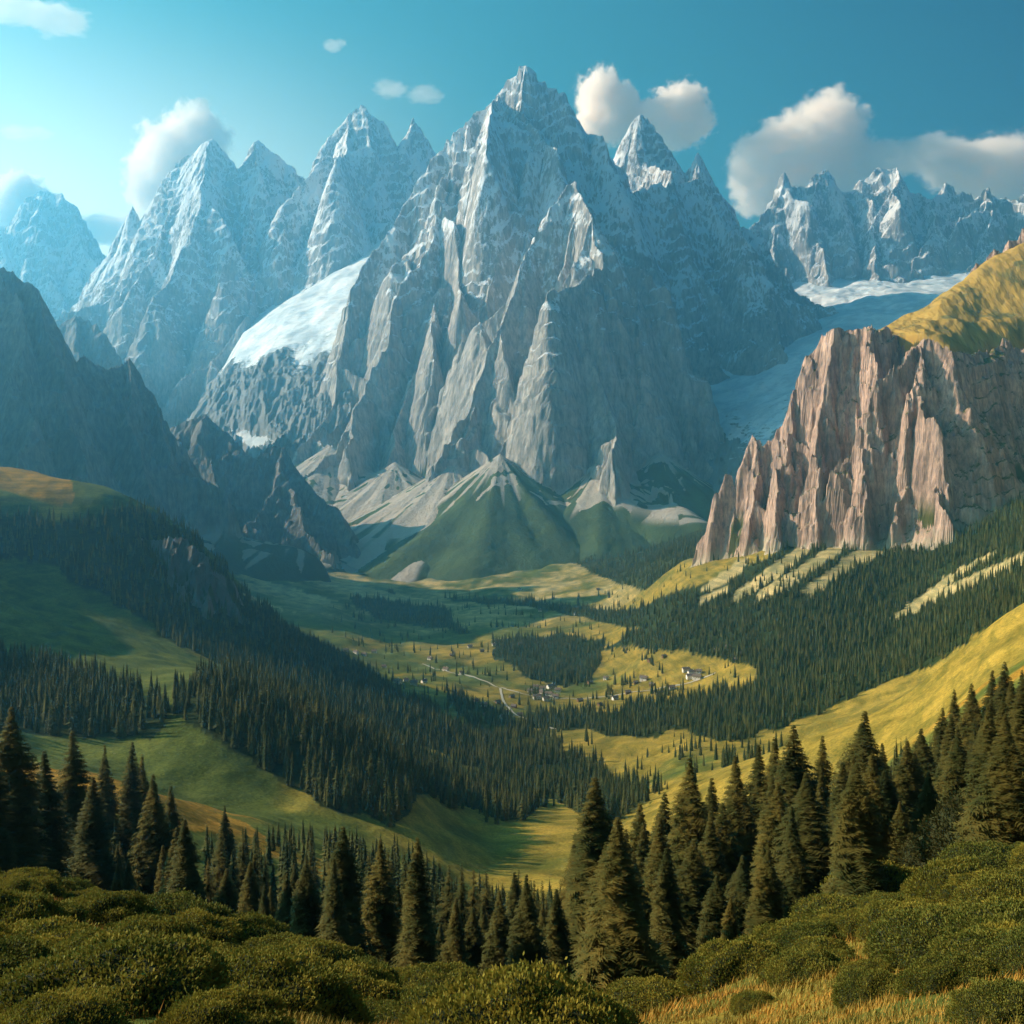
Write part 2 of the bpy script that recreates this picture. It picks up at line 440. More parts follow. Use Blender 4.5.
    r1 = 1 - 2 * np.abs(perlin(TT / W1, DD / (W1 * 5), seed + 1)); r2 = 1 - 2 * np.abs(perlin(TT / (W1 * .37), DD / (W1 * 2.2), seed + 2))
    amp = sstep(0, W1 * .9, DD)
    zf = (G + relfoot if relfoot is not None else base) + footn * perlin(TT / 260, DD / 3000, seed + 6)
    up = .12 + .88 * sstep(-160, 60, H - zf)
    H += up * (A1 * r1 * amp + A1 * .38 * r2 * sstep(0, W1 * .4, DD))
    H += up * rough * fbm(X / (rough * 7), Y / (rough * 7), seed + 3, 4, .6)
    # ledges
    per = rough * 9
    phs = H / per + 1.4 * perlin(X / (per * 3), Y / (per * 3), seed + 21) + .35 * perlin(X / (per * .6), Y / (per * .6), seed + 22)
    fr = phs - np.floor(phs)
    H += up * (sstep(0, .5, fr) - fr) * per * .62 * sstep(-.35, .25, perlin(X / (per * 3.5), Y / (per * 3.5), seed + 23))
    H += up * rough * .25 * np.sin(H / (rough * 4.) + 3 * perlin(X / 300, Y / 300, seed + 5))
    def blur(a, r):
        r = max(1, int(r / res))
        for _ in range(2):
            for ax in (0, 1):
                p_ = np.pad(a, [(r + 1, r) if q == ax else (0, 0) for q in (0, 1)], 'edge'); c_ = np.cumsum(p_, axis=ax); w_ = 2 * r + 1
                a = (c_[w_:] - c_[:-w_]) / w_ if ax == 0 else (c_[:, w_:] - c_[:, :-w_]) / w_
        return a
    Hb = blur(np.maximum(H, base - 3000), soft); zb = blur(zf, soft)
    Hf = np.where(H < zf, np.minimum(zf, zb + (Hb - zb) * k + .25 * np.clip(H - zf, -60, 0)), H)
    fattr = (Hf - zf) / 120
    for (cpx, cpy, cY, csl, gr_) in cones:       # fans of scree and turf below the gullies
        ax_, ay_, az_ = P(cpx, cpy, cY)
        ddx, ddy = X - ax_, Y - ay_; dc = np.sqrt(ddx**2 + ddy**2); an = np.arctan2(ddx, -ddy)
        hc = az_ - csl * dc * (1 - np.minimum(dc, 2500) / 6000) + dc * .05 * perlin(an * 4, dc / 900, seed + 9) + 2.5 * fbm(X / 60, Y / 60, seed + 4, 3)
        mk = hc > Hf; Hf = np.where(mk, hc, Hf); fattr = np.where(mk, -.3 - gr_ * dc / 200 + 1.5 * perlin(an * 8, dc / 1200 + 3, seed + 10), fattr)
    streak = perlin(TT / 45, DD / 1500, seed + 8)
    keep = Hf > G - 12
    v = np.stack([X, Y, Hf], -1).reshape(-1, 3); f = grid_faces(ny, nx, keep)
    v, f, ft, stk = compact(v, f, fattr.ravel(), streak.ravel())
    me = mesh_np(name, v, f, mat); attr(me, 'foot', ft); attr(me, 'streak', stk)
    o = tag(link(name, me), label, cat, kind='structure')
    print(name, nx, ny, len(segs), len(f), round(time.time() - T0, 1))
    return o

rk_mid = rock_material('pale_limestone', (.33, .31, .29), (.46, .42, .38), (.56, .48, .40), (.09, .13, .05), 500, grass_at=1.1)
rk_far = rock_material('snowy_limestone', (.29, .275, .265), (.42, .385, .355), (.50, .44, .38), (.12, .15, .08), 900)
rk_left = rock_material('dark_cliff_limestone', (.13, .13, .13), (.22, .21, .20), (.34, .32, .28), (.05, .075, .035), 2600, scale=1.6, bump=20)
rk_right = rock_material('pink_cliff_limestone', (.27, .185, .15), (.50, .345, .275), (.50, .42, .30), (.10, .11, .035), 4000, scale=3.2, shade_streaks=True, grass_top=(.10, .095, .03), bump=20)

rk_farr = rock_material('grey_far_limestone', (.24, .235, .23), (.36, .335, .31), (.50, .44, .38), (.12, .15, .08), 1500, snow_amt=.8)
# central massif
mountain('mountain', 'tall central snow-dusted limestone pyramid with sharp fins rising over the valley head', rk_mid, [
 [(527,66,7600),(512,78,7580),(498,92,7560),(470,122,7450),(448,140,7400),(430,165,7300),(402,212,7200),(368,262,7000),(346,335,6700),(332,405,6400),(300,446,6150)],
 [(470,122,7450),(455,185,7100),(425,250,6800),(392,312,6550),(366,385,6250),(330,455,5900),(300,478,5700)],
 [(527,66,7600),(521,120,7350),(506,175,7150),(478,222,6950),(450,285,6700),(432,340,6450),(400,420,6150),(372,478,5800)],
 [(527,66,7600),(548,84,7650),(578,120,7750),(606,158,7850),(632,196,7950),(664,240,8000),(705,300,7900),(740,360,7700),(765,430,7400),(780,540,7000)],
 [(556,262,6900),(562,210,6450),(568,184,6250),(585,200,6130),(598,216,6000),(625,275,5960),(652,345,5900),(682,430,5800),(716,505,5650),(740,590,5450)],
 [(568,184,6250),(546,212,6150),(524,258,6000),(503,318,5820),(486,350,5720),(468,402,5580),(440,462,5350),(420,570,5050)],
 [(598,216,6000),(577,262,5870),(560,308,5750),(544,368,5600),(522,418,5450),(500,455,5300)],
 [(598,216,6000),(606,290,5780),(592,372,5550),(577,445,5350),(560,500,5200),(550,580,4980)],
 [(480,322,5900),(484,350,5800),(476,400,5620),(458,445,5400)],
 [(625,275,5960),(640,370,5650),(632,440,5450),(640,500,5250),(646,585,5000)],
 [(592,305,5660),(582,370,5480),(560,430,5300),(545,490,5180),(535,580,4950)],
 [(632,196,7950),(665,290,7300),(690,370,6900),(720,450,6500),(742,560,6050)],
 ], s=2.7, res=6.5, seed=21, foot=-190, levels=3, footn=90, soft=70, cones=[(500,454,5250,.68,.7),(602,462,5250,.66,.8),(452,462,5400,.62,.10),(395,462,5750,.60,.04),(330,446,6050,.60,.02),(660,452,5450,.68,1.5)], k=.27, rib_gap=400, flute=(30, 90), rough=13, bbox=(-2000, 1900, 3950, 8600), ribslope=.8, warp=(45, 380))
# spires right of the summit
mountain('mountain', 'pair of slender rock spires with a long dark snow-streaked wall right of the summit', rk_mid, [
 [(606,190,8500),(618,155,8500),(630,125,8500),(641,114,8500),(655,126,8500),(668,155,8500),(683,178,8450),(694,152,8400),(706,168,8400),(720,200,8350),(736,228,8300),(756,262,8200),(786,300,8000),(815,330,7800),(840,352,7600)],
 [(641,114,8500),(640,190,8200),(655,260,7900),(672,330,7600),(690,380,7400)],
 [(694,152,8400),(700,215,8100),(712,270,7850),(735,330,7600),(760,370,7400)],
 [(756,262,8200),(765,300,7900),(790,345,7600)],
 ], s=2.2, res=9, seed=33, foot=300, k=.45, rib_gap=600, levels=2, flute=(26, 130), rough=11, bbox=(-100, 3100, 6600, 9400), ribslope=.7)
# left back massif
mountain('mountain', 'long jagged snow-dusted range behind the glacier at left with two blunt summits', rk_far, [
 [(92,310,10000),(104,262,10000),(124,216,10000),(132,205,10000),(140,222,10000),(156,200,10000),(166,190,10000),(176,166,10000),(198,148,10000),(213,138,10000),(232,160,10000),(240,170,10050),(257,139,10100),(272,150,10100),(290,166,10150),(308,188,10200),(322,165,10250),(330,138,10300),(350,113,10400),(366,107,10400),(384,122,10400),(400,150,10450),(413,120,10500),(426,140,10500),(440,160,10500),(480,200,10400)],
 [(213,138,10000),(202,200,9500),(172,270,9000),(138,345,8500)],
 [(178,170,10000),(160,240,9500),(128,300,9100)],
 [(257,139,10100),(250,215,9600),(222,290,9100),(200,350,8700),(170,400,8300)],
 [(250,215,9600),(262,270,9200),(270,320,8900)],
 [(290,166,10150),(300,230,9700),(305,300,9200)],
 [(366,107,10400),(356,180,9900),(340,240,9500)],
 [(384,122,10400),(380,190,10000),(370,250,9600)],
 ], s=2.2, res=11, seed=44, foot=200, k=.4, rib_gap=800, levels=2, flute=(34, 170), rough=13, bbox=(-4600, 0, 7700, 11200), ribslope=.92)
mountain('mountain', 'pale hazy rock tower farthest left beside the bright cloud', rk_far, [
 [(-90,260,13000),(-40,215,13000),(0,228,13000),(14,222,13000),(26,200,13000),(48,191,13000),(62,194,13000),(78,214,13000),(92,235,13000),(108,262,13000),(125,300,12800)],
 [(48,191,13000),(50,260,12400),(70,330,11900)], [(26,200,13000),(10,290,12200)]],
 s=2.2, res=16, seed=45, foot=400, k=.4, rib_gap=520, levels=2, flute=(70, 240), rough=18, bbox=(-8600, -4300, 11300, 14200), ribslope=.7)
# right far range
mountain('mountain', 'snow-capped toothed range in the far right behind the small glacier', rk_farr, [
 [(735,262,10800),(752,236,10800),(768,205,10800),(782,176,10800),(796,192,10800),(806,190,10800),(815,178,10850),(826,168,10900),(842,190,10900),(850,196,10900),(862,182,11000),(878,170,11000),(897,166,11000),(912,188,11000),(930,200,11000),(944,184,11000),(958,196,11000),(972,200,11000),(990,188,11000),(1004,206,11000),(1018,202,11000),(1040,190,11000),(1100,170,11000),(1180,210,11000)],
 [(782,176,10800),(775,225,10400),(782,280,10000)],[(826,168,10900),(806,225,10400),(830,280,9900)],
 [(897,166,11000),(870,230,10400),(880,280,9900)],[(944,184,11000),(925,240,10300),(905,290,9800)],[(990,188,11000),(985,250,10300),(960,300,9700)]],
 s=2.2, res=12, seed=52, foot=900, k=.4, rib_gap=560, levels=2, flute=(40, 150), rough=20, bbox=(2200, 7600, 9200, 12000), ribslope=.92)
# left dark cliffs
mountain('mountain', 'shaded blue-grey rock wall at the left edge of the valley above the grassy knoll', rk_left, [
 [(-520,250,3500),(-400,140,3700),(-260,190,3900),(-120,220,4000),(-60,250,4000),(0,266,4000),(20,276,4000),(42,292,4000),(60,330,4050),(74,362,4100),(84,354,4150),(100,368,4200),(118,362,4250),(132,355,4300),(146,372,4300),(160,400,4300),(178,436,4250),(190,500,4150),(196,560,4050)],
 [(-60,250,4000),(-100,345,4600),(-100,400,5400)],  # out-of-view spur added as a blocker to shade the ridge of teeth
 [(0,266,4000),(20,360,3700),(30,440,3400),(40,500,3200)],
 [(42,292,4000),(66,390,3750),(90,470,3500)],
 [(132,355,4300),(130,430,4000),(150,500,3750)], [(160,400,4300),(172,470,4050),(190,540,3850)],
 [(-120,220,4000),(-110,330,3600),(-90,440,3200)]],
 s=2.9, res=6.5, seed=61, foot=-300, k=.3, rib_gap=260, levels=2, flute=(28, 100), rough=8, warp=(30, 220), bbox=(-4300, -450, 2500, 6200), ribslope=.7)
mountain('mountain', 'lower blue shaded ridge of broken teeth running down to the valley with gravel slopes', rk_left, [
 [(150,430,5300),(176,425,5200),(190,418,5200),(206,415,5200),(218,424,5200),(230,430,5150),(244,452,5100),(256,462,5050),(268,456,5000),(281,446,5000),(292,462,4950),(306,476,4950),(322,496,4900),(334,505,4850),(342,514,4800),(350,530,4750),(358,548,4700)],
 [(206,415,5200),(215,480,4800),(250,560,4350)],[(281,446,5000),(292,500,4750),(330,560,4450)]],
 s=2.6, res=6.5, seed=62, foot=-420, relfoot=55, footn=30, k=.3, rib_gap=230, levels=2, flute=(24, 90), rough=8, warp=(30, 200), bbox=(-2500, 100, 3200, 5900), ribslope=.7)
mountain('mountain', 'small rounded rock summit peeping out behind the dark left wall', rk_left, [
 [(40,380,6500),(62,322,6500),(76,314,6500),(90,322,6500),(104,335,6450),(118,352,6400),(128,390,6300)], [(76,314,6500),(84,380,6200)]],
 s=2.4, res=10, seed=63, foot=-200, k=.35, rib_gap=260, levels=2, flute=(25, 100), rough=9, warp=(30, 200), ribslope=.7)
# right cliffs
mountain('cliff', 'sunlit pink limestone cliff of upright fins above the wooded slope at right', rk_right, [
 [(706,548,2750),(714,520,2750),(722,472,2720),(732,474,2720),(738,492,2720),(746,468,2720),(752,432,2720),(762,446,2700),(772,436,2700),(782,416,2700),(794,392,2680),(804,374,2680),(814,352,2660),(822,340,2650),(830,328,2640),(848,328,2620),(866,327,2600),(890,336,2650),(920,340,2750)],
 [(752,432,2720),(756,490,2640),(750,540,2560)],
 [(794,392,2680),(786,450,2600),(776,520,2500)],
 [(830,330,2640),(824,372,2590),(818,440,2520),(812,500,2450)],
 [(866,327,2600),(872,380,2530),(884,430,2470),(880,480,2420)],
 [(884,400,2500),(876,432,2460),(862,472,2420),(852,520,2370)],
 ([(905,352,2560),(924,336,2520),(948,350,2490),(958,400,2430),(946,440,2400),(935,480,2350),(955,520,2250)], {'gap': 220}),
 [(924,336,2520),(914,390,2450),(905,450,2380)],
 ([(948,350,2490),(985,356,2580),(1030,350,2680),(1100,330,2750),(1250,290,2850)], {'ribs': False, 's': 2.0})],
 s=4.0, res=3.0, seed=71, foot=-190, relfoot=10, footn=30, soft=20, k=.3, rib_gap=140, levels=3, flute=(8, 28), rough=5, warp=(22, 80), bbox=(420, 2300, 1900, 3500), ribslope=.9, teeth=.08, cat='cliff')
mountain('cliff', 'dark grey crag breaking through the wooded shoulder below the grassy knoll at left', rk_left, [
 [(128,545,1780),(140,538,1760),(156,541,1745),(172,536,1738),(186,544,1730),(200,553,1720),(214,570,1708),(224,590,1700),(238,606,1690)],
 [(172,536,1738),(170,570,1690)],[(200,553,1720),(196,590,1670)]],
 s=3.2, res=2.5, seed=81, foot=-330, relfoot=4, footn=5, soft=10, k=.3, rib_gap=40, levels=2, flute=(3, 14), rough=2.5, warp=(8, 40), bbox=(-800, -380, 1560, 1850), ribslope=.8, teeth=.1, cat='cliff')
# ------------------------------------------------------------------ golden slope above the cliff, glaciers
def sheet(name, label, cat, mat, cols, res=(120, 160), amp=8, wl=120, seed=1, sink=60, kind='structure'):
    """surface lofted through image-anchored lines of real 3-D points; cols: list of lines, each line = [(px,py,Y),...] near to far"""
    U = np.linspace(0, 1, res[0]); V = np.linspace(0, 1, res[1])
    lines = []
    for ln in cols:
        A = np.array([P(*p) for p in ln]); lines.append(np.stack([np.interp(U, np.linspace(0, 1, len(A)), A[:, i]) for i in range(3)], 1))
    A = np.array(lines)                       # lines x res0 x 3
    B = pchip(np.linspace(0, 1, len(A)), A, V)
    B[..., 2] += amp * fbm(B[..., 0] / wl, B[..., 1] / wl, seed, 4)
    me = mesh_np(name, B.reshape(-1, 3), grid_faces(res[1], res[0]), mat, smooth=True)
    return tag(link(name, me), label, cat, kind=kind)

mg, t, b = material('golden_turf', .95, .05)
geo = t.add('ShaderNodeNewGeometry'); pos = geo.outputs['Position']
a1 = t.noise(pos, .012, 8, .62)
st = t.add('ShaderNodeMapping', ins={'Scale': (1.0, .18, .3), 'Rotation': (0, 0, .5)}); t.l.new(pos, st.inputs['Vector'])
a2 = t.noise(st.outputs[0], .03, 6, .6)
cl = t.mix(t.ss(a2, .30, .50), (.13, .10, .03), (.40, .25, .055))
cl = t.mix(t.ss(a1, .56, .66), cl, (.17, .15, .05))
t.l.new(cl, b.inputs['Base Color'])
bb = t.add('ShaderNodeBump', ins={'Strength': .9, 'Distance': 14}); t.l.new(a2, bb.inputs['Height']); t.l.new(bb.outputs[0], b.inputs['Normal'])
sheet('hillside', 'golden grass slope rising above the pink cliff to the right edge', 'hillside', mg, [
 [(866,380,2640),(888,375,2690),(924,372,2600),(950,380,2560),(990,392,2640),(1040,388,2720),(1200,330,2850)],
 [(868,333,2640),(890,338,2690),(924,339,2600),(950,353,2560),(990,359,2650),(1040,352,2740),(1200,290,2880)],
 [(876,331,2760),(905,326,2790),(938,312,2810),(980,308,2850),(1040,290,2890),(1200,200,2980)],
 [(886,328,2950),(918,314,3020),(950,292,3050),(985,264,3080),(1035,236,3110),(1200,130,3160)],
 [(892,345,3150),(925,330,3250),(960,315,3350),(990,296,3450),(1045,272,3520),(1200,190,3600)]],
 amp=12, wl=110, seed=5, res=(240, 200))
mountain('rock_outcrop', 'small pale rock crest on top of the golden slope at the right edge', rk_right, [
 [(952,291,3050),(966,281,3060),(976,265,3068),(986,262,3075),(994,249,3082),(1002,253,3086),(1008,239,3090),(1016,241,3095),(1022,230,3100),(1034,235,3105),(1050,215,3110),(1090,204,3120)]],
 s=3.0, res=2.5, seed=77, foot=450, k=.5, rib_gap=60, levels=1, flute=(6, 22), rough=2.5, warp=(6, 40), bbox=(1250, 2000, 2950, 3300), ribslope=.8, teeth=.1, cat='rock')
mi, t, b = material('glacier_snow', .7, .3)
pos = t.add('ShaderNodeNewGeometry').outputs['Position']
a1 = t.noise(pos, .006, 8, .65)
st = t.add('ShaderNodeMapping', ins={'Scale': (1, 1, 5)}); t.l.new(pos, st.inputs['Vector'])
a2 = t.noise(st.outputs[0], .012, 7, .65)
rockmix = t.ss(t.math('ADD', a2, t.math('MULTIPLY', t.attr('bare').outputs['Fac'], .5)), .62, .74)
cl = t.mix(rockmix, t.mix(t.ss(a1, .4, .6), (.50, .58, .64), (.80, .82, .84)), (.17, .18, .18))
t.l.new(cl, b.inputs['Base Color'])
bb = t.add('ShaderNodeBump', ins={'Strength': .6, 'Distance': 25}); t.l.new(a2, bb.inputs['Height']); t.l.new(bb.outputs[0], b.inputs['Normal'])
SNOWBANDS = [[(690,374),(720,380),(770,382),(815,374),(812,386),(770,402),(725,398)], [(688,395),(712,412),(745,436),(775,448),(742,446),(705,424)], [(225,432),(262,436),(275,446),(250,448)]]
def bare(o, lo, hi):
    me = o.data; co = np.zeros(len(me.vertices) * 3, np.float32); me.vertices.foreach_get('co', co); co = co.reshape(-1, 3)
    br = sstep(hi, lo, co[:, 2] + 150 * fbm(co[:, 0] / 260, co[:, 1] / 400, 15, 4))
    vpx = 512 + F * co[:, 0] / co[:, 1] + 3 * perlin(co[:, 0] / 90, co[:, 1] / 90, 5); vpy = HZ - F * co[:, 2] / co[:, 1] + 3 * perlin(co[:, 0] / 60, co[:, 1] / 200, 6)
    for sk in SNOWBANDS: br = np.where(inpoly(vpx, vpy, sk), br * .0, br)
    attr(me, 'bare', br)
    co[:, 2] += br * 55 * (1 - 2 * np.abs(fbm(co[:, 0] / 210, co[:, 1] / 320, 88, 5, .6))); me.vertices.foreach_set('co', co.ravel()); me.update()
o = sheet('glacier', 'broad snowfield spilling between the left range and the central peak', 'glacier', mi, [
 [(150,540,6400),(220,490,6400),(270,450,6400),(310,440,6300),(350,420,6300)],
 [(160,470,7200),(215,425,7100),(262,385,7000),(320,372,6900),(370,360,6800)],
 [(190,420,7800),(232,365,7600),(272,340,7500),(330,328,7400),(380,320,7300)],
 [(205,395,8300),(242,334,8300),(290,312,8200),(345,298,8100),(400,285,8000)],
 [(215,350,9100),(250,312,9100),(300,290,9100),(350,268,9000),(405,250,8900)],
 [(240,300,10000),(280,280,10000),(330,262,10000),(380,240,9900),(440,225,9800)]],
 amp=70, wl=900, seed=9, res=(220, 260)); bare(o, 470, 790)
o = sheet('glacier', 'small snow bowl and streaks under the far right range', 'glacier', mi, [
 [(668,560,5400),(700,545,5000),(730,530,4700),(800,500,4500),(900,480,4300)],
 [(676,470,6100),(700,480,5700),(735,470,5300),(800,440,5000),(900,420,4800)],
 [(672,390,6800),(705,410,6500),(750,405,6200),(820,380,5900),(900,370,5600)],
 [(668,340,7600),(710,366,7300),(765,362,7100),(830,340,6900),(910,330,6600)],
 [(740,320,8600),(785,315,8500),(830,308,8400),(890,298,8300),(1010,290,8200)],
 [(760,300,9600),(795,294,9600),(840,288,9600),(895,285,9600),(1010,280,9600)],
 [(770,285,10400),(800,280,10400),(845,276,10400),(895,275,10400),(1010,265,10400)]],
 amp=40, wl=400, seed=12, res=(260, 300)); bare(o, -350, 420)

# ------------------------------------------------------------------ conifers
def foliage(name, c1, c2, rnd=True, scale=.35):
    m, t, b = material(name, .85, .12)
    pos = t.add('ShaderNodeNewGeometry').outputs['Position']
    n = t.noise(pos, scale, 3, .6)
    col = t.mix(t.ss(n, .3, .7), c1, c2)
    if rnd:
        oi = t.add('ShaderNodeObjectInfo').outputs['Random']
        col = t.mix(1.0, col, t.mix(oi, (.7, .78, .8), (1.35, 1.2, 1.0)), 'MULTIPLY')
    t.l.new(col, b.inputs['Base Color'])
    tr = t.add('ShaderNodeBsdfTranslucent'); t.l.new(col, tr.inputs[0])
    mx = t.add('ShaderNodeMixShader', ins={0: .25}); t.l.new(b.outputs[0], mx.inputs[1]); t.l.new(tr.outputs[0], mx.inputs[2])
    t.l.new(mx.outputs[0], [x for x in t.n if x.type == 'OUTPUT_MATERIAL'][0].inputs[0])
    return m
M_NEEDLE = foliage('spruce_needles', (.050, .060, .016), (.13, .11, .028))
M_NEEDLE_FAR = foliage('forest_needles', (.030, .052, .020), (.125, .12, .034), False, .06)
M_BARK, _t, _b = material('bark', .95); _b.inputs['Base Color'].default_value = (.07, .045, .03, 1)

def crown_tris(seed, levels, per, twigs, rmax=.14, h0=.05):
    rng = np.random.default_rng(seed); T = []
    hs = np.linspace(h0, .985, levels)
    hs = np.repeat(hs, per) + rng.normal(size=levels * per) * .35 / levels
    hs = np.clip(hs, h0, .99); n = len(hs)
    az = rng.uniform(0, 2 * np.pi, n)
    sector = 1 + .22 * np.sin(az * 2 + rng.uniform(0, 6) + hs * 7) + .12 * np.sin(az * 3 + hs * 17)
    r = rmax * (1 - hs) ** .66 * rng.uniform(.72, 1.12, n) * sector + .006
    r *= 1 - .5 * sstep(.72, 1.0, hs)
    r *= 1 - .35 * np.exp(-((hs - h0) / .06) ** 2)
    o = np.stack([np.zeros(n), np.zeros(n), hs], 1)
    dr = np.stack([np.cos(az), np.sin(az), np.zeros(n)], 1); sdv = np.stack([-np.sin(az), np.cos(az), np.zeros(n)], 1)
    def pt(s):      # along a branch: slightly up then drooping, tip turned up
        z = (.10 * s - .55 * s ** 2 + .18 * s ** 3) * r * (1.15 - hs * .8)
        return o + dr * (r * s)[:, None] + np.array([0, 0, 1.]) * z[:, None]
    w0 = .035 * r + .002
    T.append(np.stack([pt(np.full(n, .05)) + sdv * w0[:, None], pt(np.full(n, .05)) - sdv * w0[:, None], pt(np.full(n, 1.0))], 1))
    for j in range(twigs):
        s = (j + rng.uniform(.3, 1, n)) / twigs * .86 + .12
        for sg in (-1, 1):
            ln = r * (.42 - .25 * s) * rng.uniform(.6, 1.25, n) + .004
            p0 = pt(s); p1 = pt(np.minimum(s + .085 + .003 / (r + 1e-4) * .5, 1.05))
            tip = (p0 + p1) / 2 + sdv * sg * ln[:, None] + dr * (ln * .55)[:, None] + np.array([0, 0, 1.]) * (rng.uniform(-.55, .12, n) * ln)[:, None]
            T.append(np.stack([p0, p1, tip], 1))
    T = np.concatenate(T)
    return T
def cone_tris(r, z0, z1, k=7, inset=1.0):
    a = np.linspace(0, 2 * np.pi, k + 1); out = []
    for i in range(k):
        out.append([(r*math.cos(a[i]), r*math.sin(a[i]), z0), (r*math.cos(a[i+1]), r*math.sin(a[i+1]), z0), (0, 0, z1)])
    return np.array(out)
def tri_mesh(name, T, mat):
    v = T.reshape(-1, 3); return mesh_np(name, v, np.arange(len(v)).reshape(-1, 3), mat)
def trunk_mesh(name, r=.011):
    v = []; hs = (0, .04, .3, .7, .97); k = 8
    for i, h in enumerate(hs):
        rr = r * (1 - h) * (1.35 if i == 0 else 1) + .0006
        for a in range(k): v.append((rr * math.cos(a * 6.2832 / k), rr * math.sin(a * 6.2832 / k), h - (.05 if i == 0 else 0)))
    f = [(i*k + a, i*k + (a+1) % k, (i+1)*k + (a+1) % k, (i+1)*k + a) for i in range(len(hs)-1) for a in range(k)]
    return mesh_np(name, np.array(v), np.array(f), M_BARK, True)
HERO = [tri_mesh('crown', np.concatenate([crown_tris(100 + i, 92, 12, 9, (.150, .135, .165, .14, .155)[i]), cone_tris(.068, .07, .93, 9)]), M_NEEDLE) for i in range(5)]
MIDC = [tri_mesh('crown', np.concatenate([crown_tris(200 + i, 46, 9, 6, (.12, .14, .125, .11, .135)[i]), cone_tris(.065, .07, .93)]), M_NEEDLE) for i in range(5)]
TRUNK = trunk_mesh('trunk')
nprn = 0
def spruce(x, y, h, mesh, label, group=None, wide=1.0):
    z = float(ground_z(x, y))
    r = bpy.data.objects.new('spruce_tree', None); COL.objects.link(r); r.location = (x, y, z - .15)
    r.rotation_euler = (random.gauss(0, .012), random.gauss(0, .012), random.uniform(0, 6.28)); r.scale = (h * wide, h * wide, h)
    r.empty_display_size = .1
    c = link('crown', mesh, r); link('trunk', TRUNK, r)
    return tag(r, label, 'tree', group)
HEROES = [  # px, top row, distance, width factor, label
 (14,704,128,1.0,'tallest dark spruce at the far left edge of the photo'),
 (44,748,140,1.0,'dark spruce just right of the tall one at the left edge'),
 (77,728,170,.9,'pointed spruce left of the orange grass strip'),
 (-12,730,120,1.0,'spruce cut by the left edge of the photo'),
 (104,742,230,.9,'slim spruce standing in front of the orange grass strip'),
 (129,740,235,.9,'left one of the two sunlit spruces above the orange strip'),
 (142,752,245,.9,'right one of the two sunlit spruces above the orange strip'),
 (152,770,165,1.0,'dark spruce with a sharp top over the left shrubs'),
 (172,784,180,.95,'dark spruce right behind the sharp-topped one over the left shrubs'),
 (226,803,250,.8,'narrow spruce at the right end of the orange grass strip'),
 (92,775,150,1.0,'broad dark spruce low between the left edge trees'),
 (597,774,104,1.35,'large full spruce in the centre foreground under the valley'),
 (575,830,150,.9,'slim spruce peeping out left of the large centre spruce'),
 (640,800,150,1.0,'spruce directly right of the large centre spruce'),
 (661,788,170,1.0,'tall narrow spruce in the second row right of the centre spruce'),
 (690,754,135,1.0,'tall spruce beginning the dark right hand stand'),
 (712,775,150,1.0,'spruce between two taller ones at the left of the right stand'),
 (737,752,138,1.0,'tall dark spruce near the middle of the right stand'),
 (757,742,160,1.0,'spruce with its tip against the golden slope beside the twin tops'),
 (775,735,158,1.0,'left of the twin tops in the right hand stand'),
 (794,722,140,1.05,'right and taller of the twin tops in the right hand stand'),
 (820,733,158,1.0,'spruce left of the tallest one on the golden slope'),
 (862,708,120,1.1,'tallest spruce in the right stand against the golden slope'),
 (842,760,118,1.0,'spruce leaning on the left side of the tallest right one'),
 (884,768,112,1.05,'broad spruce on the right side of the tallest right one'),
 (808,770,108,1.0,'broad dark spruce in the front row of the right stand'),
 (776,780,112,1.0,'front row spruce under the twin tops'),
 (722,800,118,1.0,'front row spruce left of the twin tops'),
 (692,835,100,1.0,'smaller spruce at the front left of the right stand'),
 (716,872,80,.9,'young bright spruce low in front of the right stand'),
 (730,895,72,.85,'smallest young spruce in front of the right stand'),
 (765,848,88,.95,'medium spruce low behind the light shrub mound'),
 (742,852,96,.9,'spruce half hidden behind the medium front one'),
 (906,738,150,1.0,'spruce at the foot of the dark right hill'),
 (921,726,170,1.0,'spruce on the dark right hill, lowest of its row'),
 (940,705,182,1.0,'second spruce up the row on the dark right hill'),
 (955,688,195,1.0,'third spruce up the row on the dark right hill'),
 (972,682,190,1.0,'spruce in the middle of the row on the dark right hill'),
 (990,668,195,1.0,'spruce near the top of the row on the dark right hill'),
 (1006,660,188,1.0,'topmost spruce of the row on the dark right hill'),
 (1021,668,178,1.0,'spruce cut by the right edge on the dark hill'),
 (930,770,118,1.0,'broad spruce below the row on the dark right hill'),
 (900,800,105,.9,'spruce right of the round dark bush'),
]
placed = []
def put(px, top, Y):
    x = (px - 512) / F * Y; h = (HZ - top) / F * Y - float(ground_z(x, Y)); return x, Y, h
for i, (px, tp, Y, wd, lab) in enumerate(HEROES):
    x, y, h = put(px, tp, Y)
    spruce(x, y, h, HERO[i % 5], lab, None, 1.22 * wd * random.uniform(.88, 1.12) * min(1.25, max(.75, (24 / max(h, 8)) ** .5))); placed.append((x, y))
tops = np.array([(-200,760),(0,758),(60,790),(90,810),(180,815),(240,822),(300,815),(360,822),(420,832),(480,842),(560,846),(600,815),(640,800),(700,785),(760,760),(820,752),(880,740),(930,722),(1024,672),(1200,600)], float)
cand = []
rr = np.random.default_rng(5)
